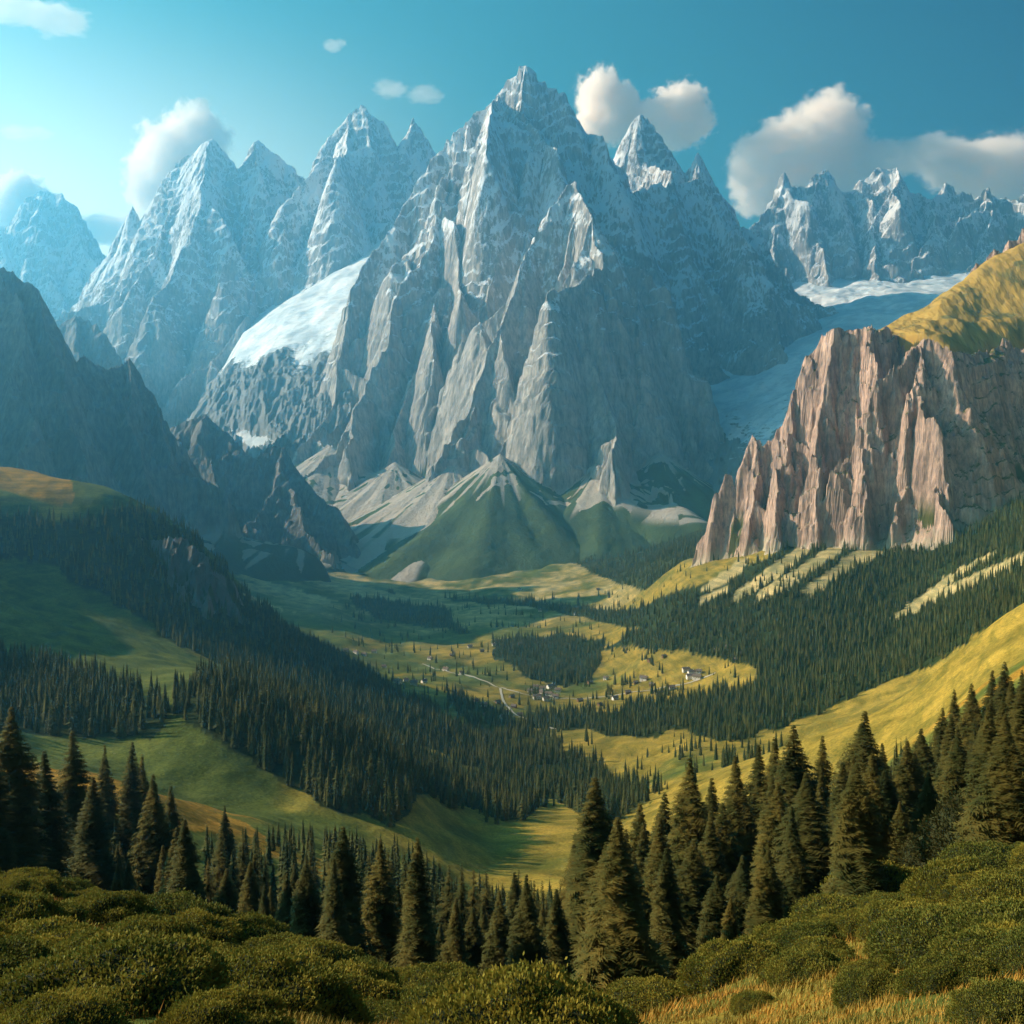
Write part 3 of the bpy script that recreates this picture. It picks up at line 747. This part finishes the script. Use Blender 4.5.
for _ in range(26000):
    Y = math.sqrt(rr.uniform(70**2, 470**2)); px = rr.uniform(-60, 1090)
    if px < 175 and (Y < 140 or Y > 260 or rr.random() < .6): continue
    if 175 <= px < 560 and Y < 78 + 60 * abs(rr.normal()) * (px < 300): continue
    if px >= 560 and Y > 330: continue
    x = (px - 512) / F * Y; z = float(ground_z(x, Y))
    lim = np.interp(px, tops[:, 0], tops[:, 1]) + abs(rr.normal()) * 26
    hmax = (HZ - lim) / F * Y - z
    h = min(rr.uniform(15, 27), hmax)
    if h < 9: continue
    if Y < 165 and px < 560: h = min(h, rr.uniform(9, 17))
    sp = 6.4 if Y < 260 else 8.0
    if any((x - a)**2 + (Y - b_)**2 < sp * sp for a, b_ in placed): continue
    placed.append((x, Y)); cand.append((Y, px, x, h))
cand.sort()
IND, rest = cand[:300 - len(HEROES)], cand[300 - len(HEROES):]
print('near trees', len(cand), 'beyond', len(rest), round(time.time() - T0, 1))
for Y, px, x, h in IND:
    if px < 180: lab, grp = 'dark spruce among the left foreground stand beside the orange grass strip', 'spruces at the left behind the shrubs'
    elif px < 560: lab, grp = 'slender spruce in the dense band of woods below the green spur', 'spruces in the central wooded band'
    elif px < 880: lab, grp = 'dark spruce filling the right stand behind its front row', 'spruces inside the right stand'
    else: lab, grp = 'dark spruce low on the shaded right hill among its fellows', 'spruces on the dark right hill'
    spruce(x, Y, h, (MIDC if Y > 170 else HERO)[random.randrange(5)], lab, grp, random.uniform(.95, 1.35))

# woods farther off: one mass
def lod(seed, levels, per, rmax):
    T = crown_tris(seed, levels, per, 0, rmax); rng = np.random.default_rng(seed)
    # widen blades
    mid = (T[:, 0] + T[:, 1]) / 2; wv = T[:, 0] - T[:, 1]; wn = wv / (np.linalg.norm(wv, axis=1)[:, None] + 1e-9)
    ln = np.linalg.norm(T[:, 2] - mid, axis=1)[:, None]
    T[:, 0] = mid + wn * ln * .38 + [0, 0, .012]; T[:, 1] = mid - wn * ln * .38 + [0, 0, .012]
    return np.concatenate([T, cone_tris(rmax * .55, .04, .97, 5)])
LODA = [lod(300 + i, 15, 6, (.165, .185, .15, .175)[i]) for i in range(4)]
LODB = [lod(320 + i, 7, 4, (.19, .205, .175, .195)[i]) for i in range(4)]
rr = np.random.default_rng(8)
def scatter(n, y0, y1, power):
    u = rr.uniform(0, 1, n); Y = (y0**power + u * (y1**power - y0**power)) ** (1 / power); px = rr.uniform(-110, 1130, n)
    return px, Y
PX, Yv = [], []
for n, y0, y1 in ((13000, 450, 1100), (38000, 1100, 2400), (34000, 2400, 4200), (26000, 4200, 6600)):
    a, b_ = scatter(n, y0, y1, 2); PX.append(a); Yv.append(b_)
PX = np.concatenate(PX); Yv = np.concatenate(Yv); Xv = (PX - 512) / F * Yv; Zv = ground_z(Xv, Yv); PYv = HZ - Zv / Yv * F
wm = wood_mask(PX + 8 * perlin(PX / 22, PYv / 14, 4), PYv + 4 * perlin(PX / 25, PYv / 14, 8), Yv)
scm = np.zeros(len(PX), bool)
for sp in SCREE: scm |= inpoly(PX, PYv + 2.5 * perlin(PX / 12, PYv / 5, 2), sp) & (Yv > 1500)
wm[scm] = 0
clump = perlin(Xv / 90, Yv / 90, 61)
sparse = (PX > 330) & (PX < 800) & (Yv > 900) & (Yv < 3600)
wm = np.maximum(wm, np.where(sparse, np.where(clump > .34, .30, .022), 0))
keep = rr.uniform(0, 1, len(PX)) < wm
Xv, Yv, Zv = Xv[keep], Yv[keep], Zv[keep]
ex = np.array([(c_[2], c_[0], c_[3]) for c_ in rest]) if rest else np.zeros((0, 3))
Xv = np.concatenate([Xv, ex[:, 0]]); Yv = np.concatenate([Yv, ex[:, 1]]); Zv = ground_z(Xv, Yv)
hv = np.clip(rr.normal(18, 6.0, len(Xv)) + 4 * perlin(Xv / 60, Yv / 60, 12), 6, 34) * (1 + .25 * sstep(2000, 4500, Yv)); hv[len(hv) - len(ex):] = ex[:, 2]
print('far trees', len(Xv))
allT = []
for far_, lods in ((0, LODA), (1, LODB)):
    sel = np.where((Yv > 1500) == bool(far_))[0]; var = rr.integers(0, 4, len(sel))
    for k in range(4):
        ii = sel[var == k]; n = len(ii)
        if n == 0: continue
        th = rr.uniform(0, 6.28, n); c_, s_ = np.cos(th), np.sin(th); h = hv[ii]; wd = h * rr.uniform(.8, 1.25, n)
        B = lods[k].reshape(-1, 3)[None]
        o_ = np.empty((n, B.shape[1], 3), np.float32)
        o_[..., 0] = (B[..., 0] * c_[:, None] - B[..., 1] * s_[:, None]) * wd[:, None] + Xv[ii][:, None]
        o_[..., 1] = (B[..., 0] * s_[:, None] + B[..., 1] * c_[:, None]) * wd[:, None] + Yv[ii][:, None]
        o_[..., 2] = B[..., 2] * h[:, None] + Zv[ii][:, None] - .4
        allT.append(o_.reshape(-1, 3))
v = np.concatenate(allT)
me = mesh_np('forest', v, np.arange(len(v)).reshape(-1, 3), M_NEEDLE_FAR)
tag(link('forest', me), 'dense spruce woods covering the valley sides and the spurs beyond the near trees', 'forest', kind='stuff')
print('forest tris', len(v) // 3, round(time.time() - T0, 1))

# ------------------------------------------------------------------ foreground shrubs and grass
M_SHRUB = foliage('shrub_leaves', (.105, .115, .020), (.225, .20, .034), True, 1.6)
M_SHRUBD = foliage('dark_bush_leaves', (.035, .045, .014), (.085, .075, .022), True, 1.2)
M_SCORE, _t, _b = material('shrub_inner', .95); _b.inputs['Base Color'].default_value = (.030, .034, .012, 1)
def shrub_mesh(seed, n, leaf, tall, mat):
    rng = np.random.default_rng(seed)
    k, q = 40, 20
    def surf(th, ph, grow=1.0):
        r = 1 + .05 * perlin(th * 9, ph * 14, seed + 2) * np.cos(ph) + .18 * perlin(np.cos(th) * np.cos(ph) * 2.2 + 7, np.sin(th) * np.cos(ph) * 2.2 + np.sin(ph), seed) + .08 * perlin(th * 3, ph * 5, seed + 1) * np.cos(ph)
        r = r * grow
        return np.stack([r * np.cos(th) * np.cos(ph), r * np.sin(th) * np.cos(ph), tall * r * np.sin(ph)], -1)
    TH, PH = np.meshgrid(np.linspace(0, 2*np.pi, k + 1), np.linspace(-.35, np.pi/2, q))
    core = surf(TH, PH, .965); cv = core.reshape(-1, 3); cf = grid_faces(q, k + 1)
    th = rng.uniform(0, 2*np.pi, n); ph = np.arcsin(rng.uniform(-.18, 1, n))
    p = surf(th, ph, 1.0) * (rng.uniform(.94, 1.03, n) + .09 * (rng.random(n) < .06) * rng.random(n))[:, None]
    nr = p / np.array([1, 1, tall**2]); nr /= np.linalg.norm(nr, axis=1)[:, None]
    d = nr + rng.normal(size=(n, 3)) * .55; d[:, 2] += .35; d /= np.linalg.norm(d, axis=1)[:, None]
    sdv = np.cross(d, rng.normal(size=(n, 3))); sdv /= np.linalg.norm(sdv, axis=1)[:, None]
    L = leaf * rng.uniform(.6, 1.4, n)[:, None]
    lv = np.stack([p, p + d * L * .5 + sdv * L * .28, p + d * L, p + d * L * .5 - sdv * L * .28], 1).reshape(-1, 3)
    lf = np.arange(n * 4).reshape(-1, 4) + len(cv)
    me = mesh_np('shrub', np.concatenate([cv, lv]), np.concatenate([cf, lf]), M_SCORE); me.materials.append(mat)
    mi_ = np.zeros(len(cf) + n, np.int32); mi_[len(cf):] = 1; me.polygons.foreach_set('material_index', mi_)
    return me
SH = [shrub_mesh(500 + i, 24000, .038, (.55, .62, .5, .58)[i], M_SHRUB) for i in range(4)]
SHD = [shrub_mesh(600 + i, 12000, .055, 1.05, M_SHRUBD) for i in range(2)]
SHRUBS = [ # px centre, row of base centre, width px, mesh kind, label
 (108,1010,250,0,'largest rounded shrub mound at the bottom left corner'),
 (-6,985,130,1,'shrub mound cut by the left edge near the bottom'),
 (20,935,120,2,'low shrub mound at the left edge above the largest mound'),
 (95,925,110,0,'shrub mound directly above the largest mound'),
 (165,935,150,3,'wide shrub mound above and right of the largest mound'),
 (235,955,120,1,'shrub mound under the dense spruce band, left part'),
 (28,885,95,1,'shrub mound at the foot of the tallest left spruce'),
 (75,893,80,2,'small shrub mound between the left edge mound and the wide mound'),
 (130,900,80,0,'small shrub mound below the sharp-topped left spruce'),
 (-10,868,80,3,'topmost shrub mound at the left edge'),
 (290,985,150,2,'long shrub mound right of the largest mound'),
 (345,1010,140,0,'shrub mound at the bottom edge left of centre'),
 (385,980,110,3,'shrub mound left of centre behind the bottom one'),
 (300,950,90,1,'small shrub mound just under the dense spruce band'),
 (440,1005,120,1,'shrub mound near the bottom centre, left of the large spruce'),
 (500,1012,100,2,'shrub mound at the bottom centre'),
 (555,1018,90,0,'small shrub mound at the base of the large centre spruce'),
 (470,985,80,0,'small shrub mound behind the bottom centre mound'),
 (655,1010,110,3,'shrub mound right of the large centre spruce'),
 (700,985,110,1,'shrub mound stepping up toward the right'),
 (745,975,120,0,'bright full shrub mound in the right foreground'),
 (700,960,90,2,'shrub mound behind the bright full one'),
 (757,1008,54,2,'small dark tuft of shrub standing in the orange grass'),
 (800,950,100,3,'shrub mound right of the bright full one'),
 (850,925,110,0,'shrub mound below the round dark bush'),
 (890,905,120,1,'long shrub mound under the tallest right spruce'),
 (935,935,120,2,'shrub mound in the right foreground rows'),
 (962,895,110,3,'shrub mound in the upper right rows'),
 (1000,870,110,0,'shrub mound at the right edge, upper row'),
 (1015,915,110,1,'shrub mound at the right edge, middle row'),
 (1020,960,120,2,'shrub mound at the right edge, lower row'),
 (50,1042,170,2,'shrub mound sunk below the bottom edge at far left'),
 (215,1040,150,3,'shrub mound sunk below the bottom edge right of the largest mound'),
 (960,985,110,0,'shrub mound in the bottom right corner'),
 (1010,1020,110,1,'lowest shrub mound in the bottom right corner'),
 (880,1000,90,3,'shrub mound beside the orange grass at bottom right'),
]
def shrub(px, py, wpx, me, label, group=None, tall=1.0):
    x, y, z = ground_hit(px, py); r = wpx / 2 / F * y
    o = link('shrub', me); o.location = (x, y, z - .12 * r); o.rotation_euler = (0, 0, random.uniform(0, 6.28)); o.scale = (r, r * random.uniform(.8, 1.0), r * random.uniform(.85, 1.1) * tall)
    return tag(o, label, 'shrub', group), x, y, r
sp_ = []
for (px, py, wpx, k, lab) in SHRUBS:
    o, x, y, r = shrub(px, py, wpx, SH[k], lab); sp_.append((x, y, r))
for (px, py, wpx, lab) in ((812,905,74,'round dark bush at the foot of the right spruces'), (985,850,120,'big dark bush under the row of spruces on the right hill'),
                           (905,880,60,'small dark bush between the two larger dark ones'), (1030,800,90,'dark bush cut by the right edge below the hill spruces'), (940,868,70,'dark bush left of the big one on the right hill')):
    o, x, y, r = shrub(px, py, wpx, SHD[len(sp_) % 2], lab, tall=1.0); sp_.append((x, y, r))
for _ in range(900):
    px = rr.uniform(-60, 1090); Y = rr.uniform(13, 75); x = (px - 512) / F * Y; z = float(ground_z(x, Y)); py = HZ - z / Y * F
    r = rr.uniform(.7, 1.9)
    if 590 < px and py > 985: continue
    if any((x - a)**2 + (Y - b_)**2 < (.72 * (r + q))**2 for a, b_, q in sp_): continue
    sp_.append((x, Y, r))
    o = link('shrub', SH[rr.integers(0, 4)]); o.location = (x, Y, z - .12 * r); o.rotation_euler = (0, 0, rr.uniform(0, 6.28)); o.scale = (r, r * .9, r * rr.uniform(.8, 1.1))
    side = 'left' if px < 400 else 'central' if px < 640 else 'right'
    tag(o, f'low green shrub filling the gaps between the larger {side} mounds', 'shrub', f'low shrubs between the {side} mounds')
print('shrubs', len(sp_))
# grass
n = 150000
px = rr.uniform(-80, 1110, n); Y = np.exp(rr.uniform(math.log(4.6), math.log(70), n)); x = (px - 512) / F * Y
y = Y; z = ground_z(x, y); L = rr.uniform(.06, .19, n) * (1 + .4 * fbm(x / 3, y / 3, 90, 2)) * np.clip(Y / 18, .7, 2.2); a = rr.uniform(0, 6.28, n); ln = rr.normal(0, .35, (n, 2)) * L[:, None]
wd = .006 * np.clip(Y / 9, .8, 3)
kp = (px > 230) | (rr.random(n) < .4) | (Y > 25)
x, y, z, L, a, ln, wd = x[kp], y[kp], z[kp], L[kp], a[kp], ln[kp], wd[kp]
b0 = np.stack([x + np.cos(a) * wd, y + np.sin(a) * wd, z - .02], 1); b1 = np.stack([x - np.cos(a) * wd, y - np.sin(a) * wd, z - .02], 1); tp = np.stack([x + ln[:, 0] + .2 * L, y + ln[:, 1], z + L], 1)
mgr, t, b = material('golden_grass', .8, .2)
pos = t.add('ShaderNodeNewGeometry').outputs['Position']; nn = t.noise(pos, .45, 4, .6)
cl = t.mix(t.ss(nn, .35, .62), (.42, .20, .03), (.22, .17, .03)); t.l.new(cl, b.inputs['Base Color'])
v = np.stack([b0, b1, tp], 1).reshape(-1, 3)
tag(link('grass', mesh_np('grass', v, np.arange(len(v)).reshape(-1, 3), mgr)), 'tufts of orange and golden mountain grass between the shrub mounds', 'grass', kind='stuff')

# ------------------------------------------------------------------ village houses
M_WALL, _t, _b = material('house_plaster', .8); _b.inputs['Base Color'].default_value = (.74, .70, .64, 1)
M_WOOD, _t, _b = material('house_timber', .85); _b.inputs['Base Color'].default_value = (.20, .12, .07, 1)
M_ROOF, _t, _b = material('house_roof', .8); _b.inputs['Base Color'].default_value = (.16, .12, .10, 1)
M_WIN, _t, _b = material('window_glass', .2, .5); _b.inputs['Base Color'].default_value = (.03, .04, .05, 1)
def box(x0, x1, y0, y1, z0, z1):
    v = [(x, y, z) for x in (x0, x1) for y in (y0, y1) for z in (z0, z1)]
    return v, [(0,1,3,2),(4,6,7,5),(0,4,5,1),(2,3,7,6),(0,2,6,4),(1,5,7,3)]
def pyfaces(name, v, f, mat):
    me = bpy.data.meshes.new(name); me.from_pydata(v, [], f); me.materials.append(mat); me.update(); return me
def house_parts(w_, d_, h_, e, wm_):
    hw, hd = w_/2, d_/2; rz = h_ + e
    v = [(-hw,-hd,-2),(hw,-hd,-2),(hw,hd,-2),(-hw,hd,-2),(-hw,-hd,h_),(hw,-hd,h_),(hw,hd,h_),(-hw,hd,h_),(-hw,0,rz),(hw,0,rz)]
    wall = pyfaces('wall', v, [(0,1,5,4),(2,3,7,6),(1,2,6,9,5),(3,0,4,8,7)], wm_)
    o_ = .9; s = e / hd; th = .35
    v = []
    for x in (-hw - o_, hw + o_):
        v += [(x, -hd - o_, h_ - o_*s + .05), (x, 0, rz + .05), (x, hd + o_, h_ - o_*s + .05), (x, -hd - o_, h_ - o_*s + .05 + th), (x, 0, rz + .05 + th), (x, hd + o_, h_ - o_*s + .05 + th)]
    roof = pyfaces('roof', v, [(3,9,10,4),(4,10,11,5),(0,1,7,6),(1,2,8,7),(0,6,9,3),(2,5,11,8),(0,3,4,1),(1,4,5,2),(6,7,10,9),(7,8,11,10)], M_ROOF)
    cv, cf = box(hw*.3, hw*.3 + .9, -.45, .45, rz - .6, rz + 1.5); chim = pyfaces('chimney', cv, cf, wm_)
    wins = []
    wv, wf = box(-.6, .6, -.04, .06, 0, 1.3); win = pyfaces('window', wv, wf, M_WIN)
    dv, df = box(-.55, .55, -.05, .06, -1.2, 2.1); door = pyfaces('door', dv, df, M_WOOD)
    return wall, roof, chim, win, door, (hw, hd, h_)
HP = [house_parts(13, 9, 5.2, 3.2, M_WALL), house_parts(10, 8, 4.2, 3.0, M_WALL), house_parts(16, 10, 5.8, 3.6, M_WALL), house_parts(9, 7, 3.4, 2.6, M_WOOD)]
def house(px, py, kind, label, group):
    x, y, z = ground_hit(px, py)
    wall, roof, chim, win, door, (hw, hd, h_) = HP[kind]
    r = bpy.data.objects.new('house', None); COL.objects.link(r); r.location = (x, y, z + .6); r.rotation_euler = (0, 0, random.uniform(-.7, .7)); s = random.uniform(.9, 1.15); r.scale = (s, s, s)
    tag(r, label, 'house', group)
    link('wall', wall, r); rf = link('roof', roof, r); link('chimney', chim, rf)
    for wx in (-.55, .05, .6):
        q = link('window', win, r); q.location = (wx * hw, -hd, h_ * .45)
    q = link('door', door, r); q.location = (-.25 * hw, -hd, 0)
VILL = [
 ([(536,689),(543,690),(551,689),(558,692),(541,694),(549,696),(531,693),(556,698),(537,699),(546,701)], [0,1,2], 'white house in the village cluster on the sunlit valley meadow', 'houses of the main village'),
 ([(476,702),(484,707),(491,711),(498,704),(506,714),(514,708),(486,716),(503,719),(520,716),(512,698)], [3,1,3], 'small brown-roofed house in the scattered hamlet by the road', 'houses of the roadside hamlet'),
 ([(686,672),(692,675),(699,674),(690,679),(697,680)], [0,2,1], 'pale house in the small hamlet at the edge of the right woods', 'houses of the right hamlet'),
 ([(636,684),(644,681),(652,686)], [3,0], 'house standing alone in the middle meadow between hedges', 'houses in the middle meadow'),
 ([(716,652),(728,649),(741,655),(735,661)], [3,3], 'dark timber barn on the upper meadow under the right woods', 'barns on the upper meadow'),
 ([(346,652),(356,654),(364,656),(374,653),(384,668),(398,684),(406,682),(414,685),(424,683),(446,671),(462,674)], [1,0], 'pale house on the shaded meadow at the left of the valley', 'houses on the shaded meadow'),
 ([(446,752),(456,756)], [3,1], 'farm building at the top of the small golden clearing', 'farm buildings by the small clearing'),
 ([(470,648),(482,652),(494,646),(520,645),(430,660),(452,656),(540,612),(560,606),(575,615),(598,590),(520,590)], [1,3], 'tiny far farmhouse on the upper valley meadows beyond the main village', 'far farmhouses up the valley'),
 ([(600,706),(615,700),(628,694),(660,694),(672,690),(580,702),(590,684),(606,680),(650,662),(664,658)], [3,1,3], 'small barn scattered over the golden meadow right of the main village', 'barns scattered right of the village'),
]
for pts, kinds, lab, grp in VILL:
    for i, p in enumerate(pts): house(p[0], p[1], kinds[i % len(kinds)], lab, grp)

# ------------------------------------------------------------------ clouds
def cloud(px, py, wpx, hpx, Y, blobs, dens, label, seed):
    cx, cy, cz = P(px, py, Y); sx = wpx / 2 / F * Y; sz = hpx / 2 / F * Y; sy = sx * .8
    m = bpy.data.materials.new('cloud_vapour'); m.use_nodes = True; t = NT(m.node_tree); t.n.clear()
    tc = t.add('ShaderNodeTexCoord').outputs['Object']
    base = None
    warp = t.add('ShaderNodeTexNoise', ins={'Scale': 2.1, 'Detail': 5.0, 'Roughness': .6}); 
    off = t.add('ShaderNodeVectorMath', operation='ADD', ins={1: (seed * 3.1, 0, 0)}); t.l.new(tc, off.inputs[0]); t.l.new(off.outputs[0], warp.inputs['Vector'])
    d0 = t.add('ShaderNodeVectorMath', operation='SUBTRACT', ins={1: (.5, .5, .5)}); t.l.new(warp.outputs['Color'], d0.inputs[0])
    d1 = t.add('ShaderNodeVectorMath', operation='SCALE', ins={'Scale': .55}); t.l.new(d0.outputs[0], d1.inputs[0])
    p = t.add('ShaderNodeVectorMath', operation='ADD'); t.l.new(tc, p.inputs[0]); t.l.new(d1.outputs[0], p.inputs[1])
    for (bx, bz, br) in blobs:
        s = t.add('ShaderNodeVectorMath', operation='SUBTRACT', ins={1: (bx, 0, bz)}); t.l.new(p.outputs[0], s.inputs[0])
        q = t.add('ShaderNodeVectorMath', operation='MULTIPLY', ins={1: (1/br, 1/br*.8, 1/br * sz/sx if False else 1/br)}); t.l.new(s.outputs[0], q.inputs[0])
        l = t.add('ShaderNodeVectorMath', operation='LENGTH'); t.l.new(q.outputs[0], l.inputs[0])
        base = l.outputs['Value'] if base is None else t.math('SMOOTH_MIN', base, l.outputs['Value'])
    for nd in t.n:
        if nd.type == 'MATH' and nd.operation == 'SMOOTH_MIN': nd.inputs[2].default_value = .25
    n2 = t.noise(off.outputs[0], 4.5, 7, .66)
    e = t.math('ADD', base, t.math('MULTIPLY', t.math('SUBTRACT', n2, .5), 1.7))
    dn = t.math('MULTIPLY', t.ss(e, 1.05, .72), dens * 1.5)
    v = t.add('ShaderNodeVolumePrincipled', ins={'Color': (1, .965, .93), 'Anisotropy': 0.0}); t.l.new(dn, v.inputs['Density'])
    o = t.add('ShaderNodeOutputMaterial'); t.l.new(v.outputs[0], o.inputs['Volume'])
    k, q_ = 24, 14; vs = []
    for i in range(q_ + 1):
        for j in range(k):
            a, b_ = j * 6.28319 / k, -math.pi/2 + math.pi * i / q_; vs.append((1.22*math.cos(a)*math.cos(b_), 1.22*math.sin(a)*math.cos(b_), 1.22*math.sin(b_)))
    fs = [(i*k + j, i*k + (j+1) % k, (i+1)*k + (j+1) % k, (i+1)*k + j) for i in range(q_) for j in range(k)]
    ob = link('cloud', mesh_np('cloud', np.array(vs), np.array(fs), m)); ob.location = (cx, cy, cz); ob.scale = (sx, sy, sz)
    return tag(ob, label, 'cloud')
CL = 20000
cloud(607,108,80,88,CL,[(-.15,.25,.62),(.35,.05,.5),(-.3,-.45,.5),(.1,-.2,.6)],.006,'small white cloud between the main summit and the first spire',1)
cloud(670,118,92,76,CL,[(.2,.3,.6),(.5,-.1,.5),(-.35,-.1,.55),(.0,-.4,.5)],.006,'small white cloud directly behind the slender rock spire',2)
cloud(806,158,160,132,CL,[(.3,.5,.45),(.0,.1,.62),(-.45,-.1,.5),(-.55,-.5,.4),(.45,-.1,.5),(.1,-.5,.5)],.0034,'largest white cumulus cloud above the right range',3)
cloud(905,158,150,72,CL,[(-.6,-.2,.45),(-.1,.0,.5),(.35,.1,.5),(.7,-.2,.5)],.0014,'thin stretched cloud joining the two right clouds',4)
cloud(1000,170,150,96,CL,[(-.5,.0,.5),(.0,.1,.6),(.5,.0,.55),(.1,-.4,.55)],.003,'white cloud cut by the right edge of the sky',5)
cloud(180,168,124,124,CL,[(.3,.5,.5),(-.1,.15,.6),(-.4,-.3,.5),(.3,-.3,.6)],.005,'warm white cloud rising behind the left range',6)
cloud(110,232,150,52,CL,[(-.5,.0,.5),(.1,.1,.55),(.6,.0,.5)],.003,'low pale cloud between the two left mountains',7)
cloud(24,206,84,78,CL,[(-.1,.2,.65),(.4,-.1,.55),(-.4,-.3,.6)],.010,'brilliant white cloud at the left edge beside the hazy tower',8)
cloud(24,14,130,50,CL,[(-.5,.2,.45),(.0,.1,.45),(.5,-.2,.5)],.0012,'wispy cloud in the top left corner of the sky',9)
cloud(26,133,60,24,CL,[(-.3,.0,.6),(.4,.0,.5)],.0009,'tiny flat cloud above the hazy left tower',10)
cloud(408,91,84,34,CL,[(-.4,.1,.45),(.4,-.2,.45)],.0007,'tiny faint wisp of cloud left of the main summit',11)
cloud(336,46,34,20,CL,[(-.2,.0,.6),(.3,.3,.4)],.0010,'tiniest wisp of cloud high above the left range',12)

# ------------------------------------------------------------------ world, sun, haze, camera
SUN_AZ, SUN_EL = R(-78), R(27)          # azimuth from the view axis (+Y), negative is left
sd = (math.sin(SUN_AZ) * math.cos(SUN_EL), math.cos(SUN_AZ) * math.cos(SUN_EL), math.sin(SUN_EL))
SKYG = ((2.8, .06), (1.25, .43), (.85, .43))
w = bpy.data.worlds.new('World'); SC.world = w; w.use_nodes = True
t = NT(w.node_tree); t.n.clear()
sky = t.add('ShaderNodeTexSky', sky_type='NISHITA', sun_disc=False, sun_elevation=SUN_EL, sun_rotation=SUN_AZ, altitude=1500, air_density=1.0, dust_density=1.2, ozone_density=2.5)
sc_ = t.add('ShaderNodeSeparateColor'); t.l.new(sky.outputs[0], sc_.inputs[0])
# graded sky: each channel keeps the Nishita shape with its own contrast
chan = [t.math('MULTIPLY', t.math('POWER', sc_.outputs[i], p_), k_) for i, (p_, k_) in enumerate(SKYG)]
chan[0] = t.math('MINIMUM', chan[0], t.math('MULTIPLY', chan[1], 1.06))
chan[2] = t.math('MAXIMUM', chan[2], t.math('MULTIPLY', chan[1], .80))
cc = t.add('ShaderNodeCombineColor')
for i in range(3): t.l.new(chan[i], cc.inputs[i])
gd = t.add('ShaderNodeTexCoord').outputs['Generated']
dt = t.add('ShaderNodeVectorMath', operation='DOT_PRODUCT', ins={1: (math.sin(SUN_AZ), math.cos(SUN_AZ), 0)}); t.l.new(gd, dt.inputs[0])
cs = t.mix(1.0, cc.outputs[0], t.mix(t.ss(dt.outputs['Value'], -.45, .25), (.12, .30, .50), (1, 1, 1)), 'MULTIPLY')
spz = t.add('ShaderNodeSeparateXYZ'); t.l.new(gd, spz.inputs[0])
gl = t.math('MULTIPLY', t.ss(dt.outputs['Value'], .16, .6), t.ss(spz.outputs[2], .42, .05))
cs = t.mix(1.0, cs, t.mix(gl, (0, 0, 0), (11., 8.6, 6.0)), 'ADD')
bg = t.add('ShaderNodeBackground', ins={'Strength': .10}); t.l.new(cs, bg.inputs[0])
o = t.add('ShaderNodeOutputWorld'); t.l.new(bg.outputs[0], o.inputs[0])
L = bpy.data.lights.new('sun', 'SUN'); L.energy = 5; L.angle = R(.5); L.color = (1.0, .785, .55)
so = link('sun', L)
from mathutils import Vector
so.rotation_euler = Vector(sd).to_track_quat('Z', 'Y').to_euler()

hm = bpy.data.materials.new('haze_air'); hm.use_nodes = True
t = NT(hm.node_tree); t.n.clear()
pv = t.add('ShaderNodeVolumePrincipled', ins={'Density': 7.4e-5, 'Color': (.20, .66, 1.0), 'Anisotropy': .68})
o = t.add('ShaderNodeOutputMaterial'); t.l.new(pv.outputs[0], o.inputs['Volume'])
hm.volume_intersection_method = 'FAST' if hasattr(hm, 'volume_intersection_method') else None
hx0, hx1, hy0, hy1, hz0, hz1 = -80000, 95000, -300, 43000, float(ZZ.min()) - 40, 3700
hx0, hx1 = -52000, 72000
vv = [(x, y, z) for x in (hx0, hx1) for y in (hy0, hy1) for z in (hz0, hz1)]
ff = [(0,1,3,2),(4,6,7,5),(0,4,5,1),(2,3,7,6),(0,2,6,4),(1,5,7,3)]
me = mesh_np('haze', np.array(vv, float), np.array(ff), hm)
tag(link('haze', me), 'thin blue mountain haze filling the whole valley', 'haze', kind='stuff')

cam = bpy.data.cameras.new('camera'); co = link('camera', cam); SC.camera = co
co.rotation_euler = (R(90), 0, 0); cam.sensor_width = 36; cam.lens = 36 * F / 1024
cam.shift_y = -(512 - HZ) / 1024; cam.clip_start = .5; cam.clip_end = 200000
SC.view_settings.view_transform = 'Standard'; SC.view_settings.look = 'None'; SC.view_settings.exposure = 1.38; SC.view_settings.gamma = 1
SC.cycles.max_bounces = 20; SC.cycles.diffuse_bounces = 2; SC.cycles.volume_bounces = 20; SC.cycles.transparent_max_bounces = 6
SC.cycles.use_denoising = True; SC.cycles.volume_step_rate = .45; SC.cycles.volume_max_steps = 256
print('total script', round(time.time() - T0, 1))
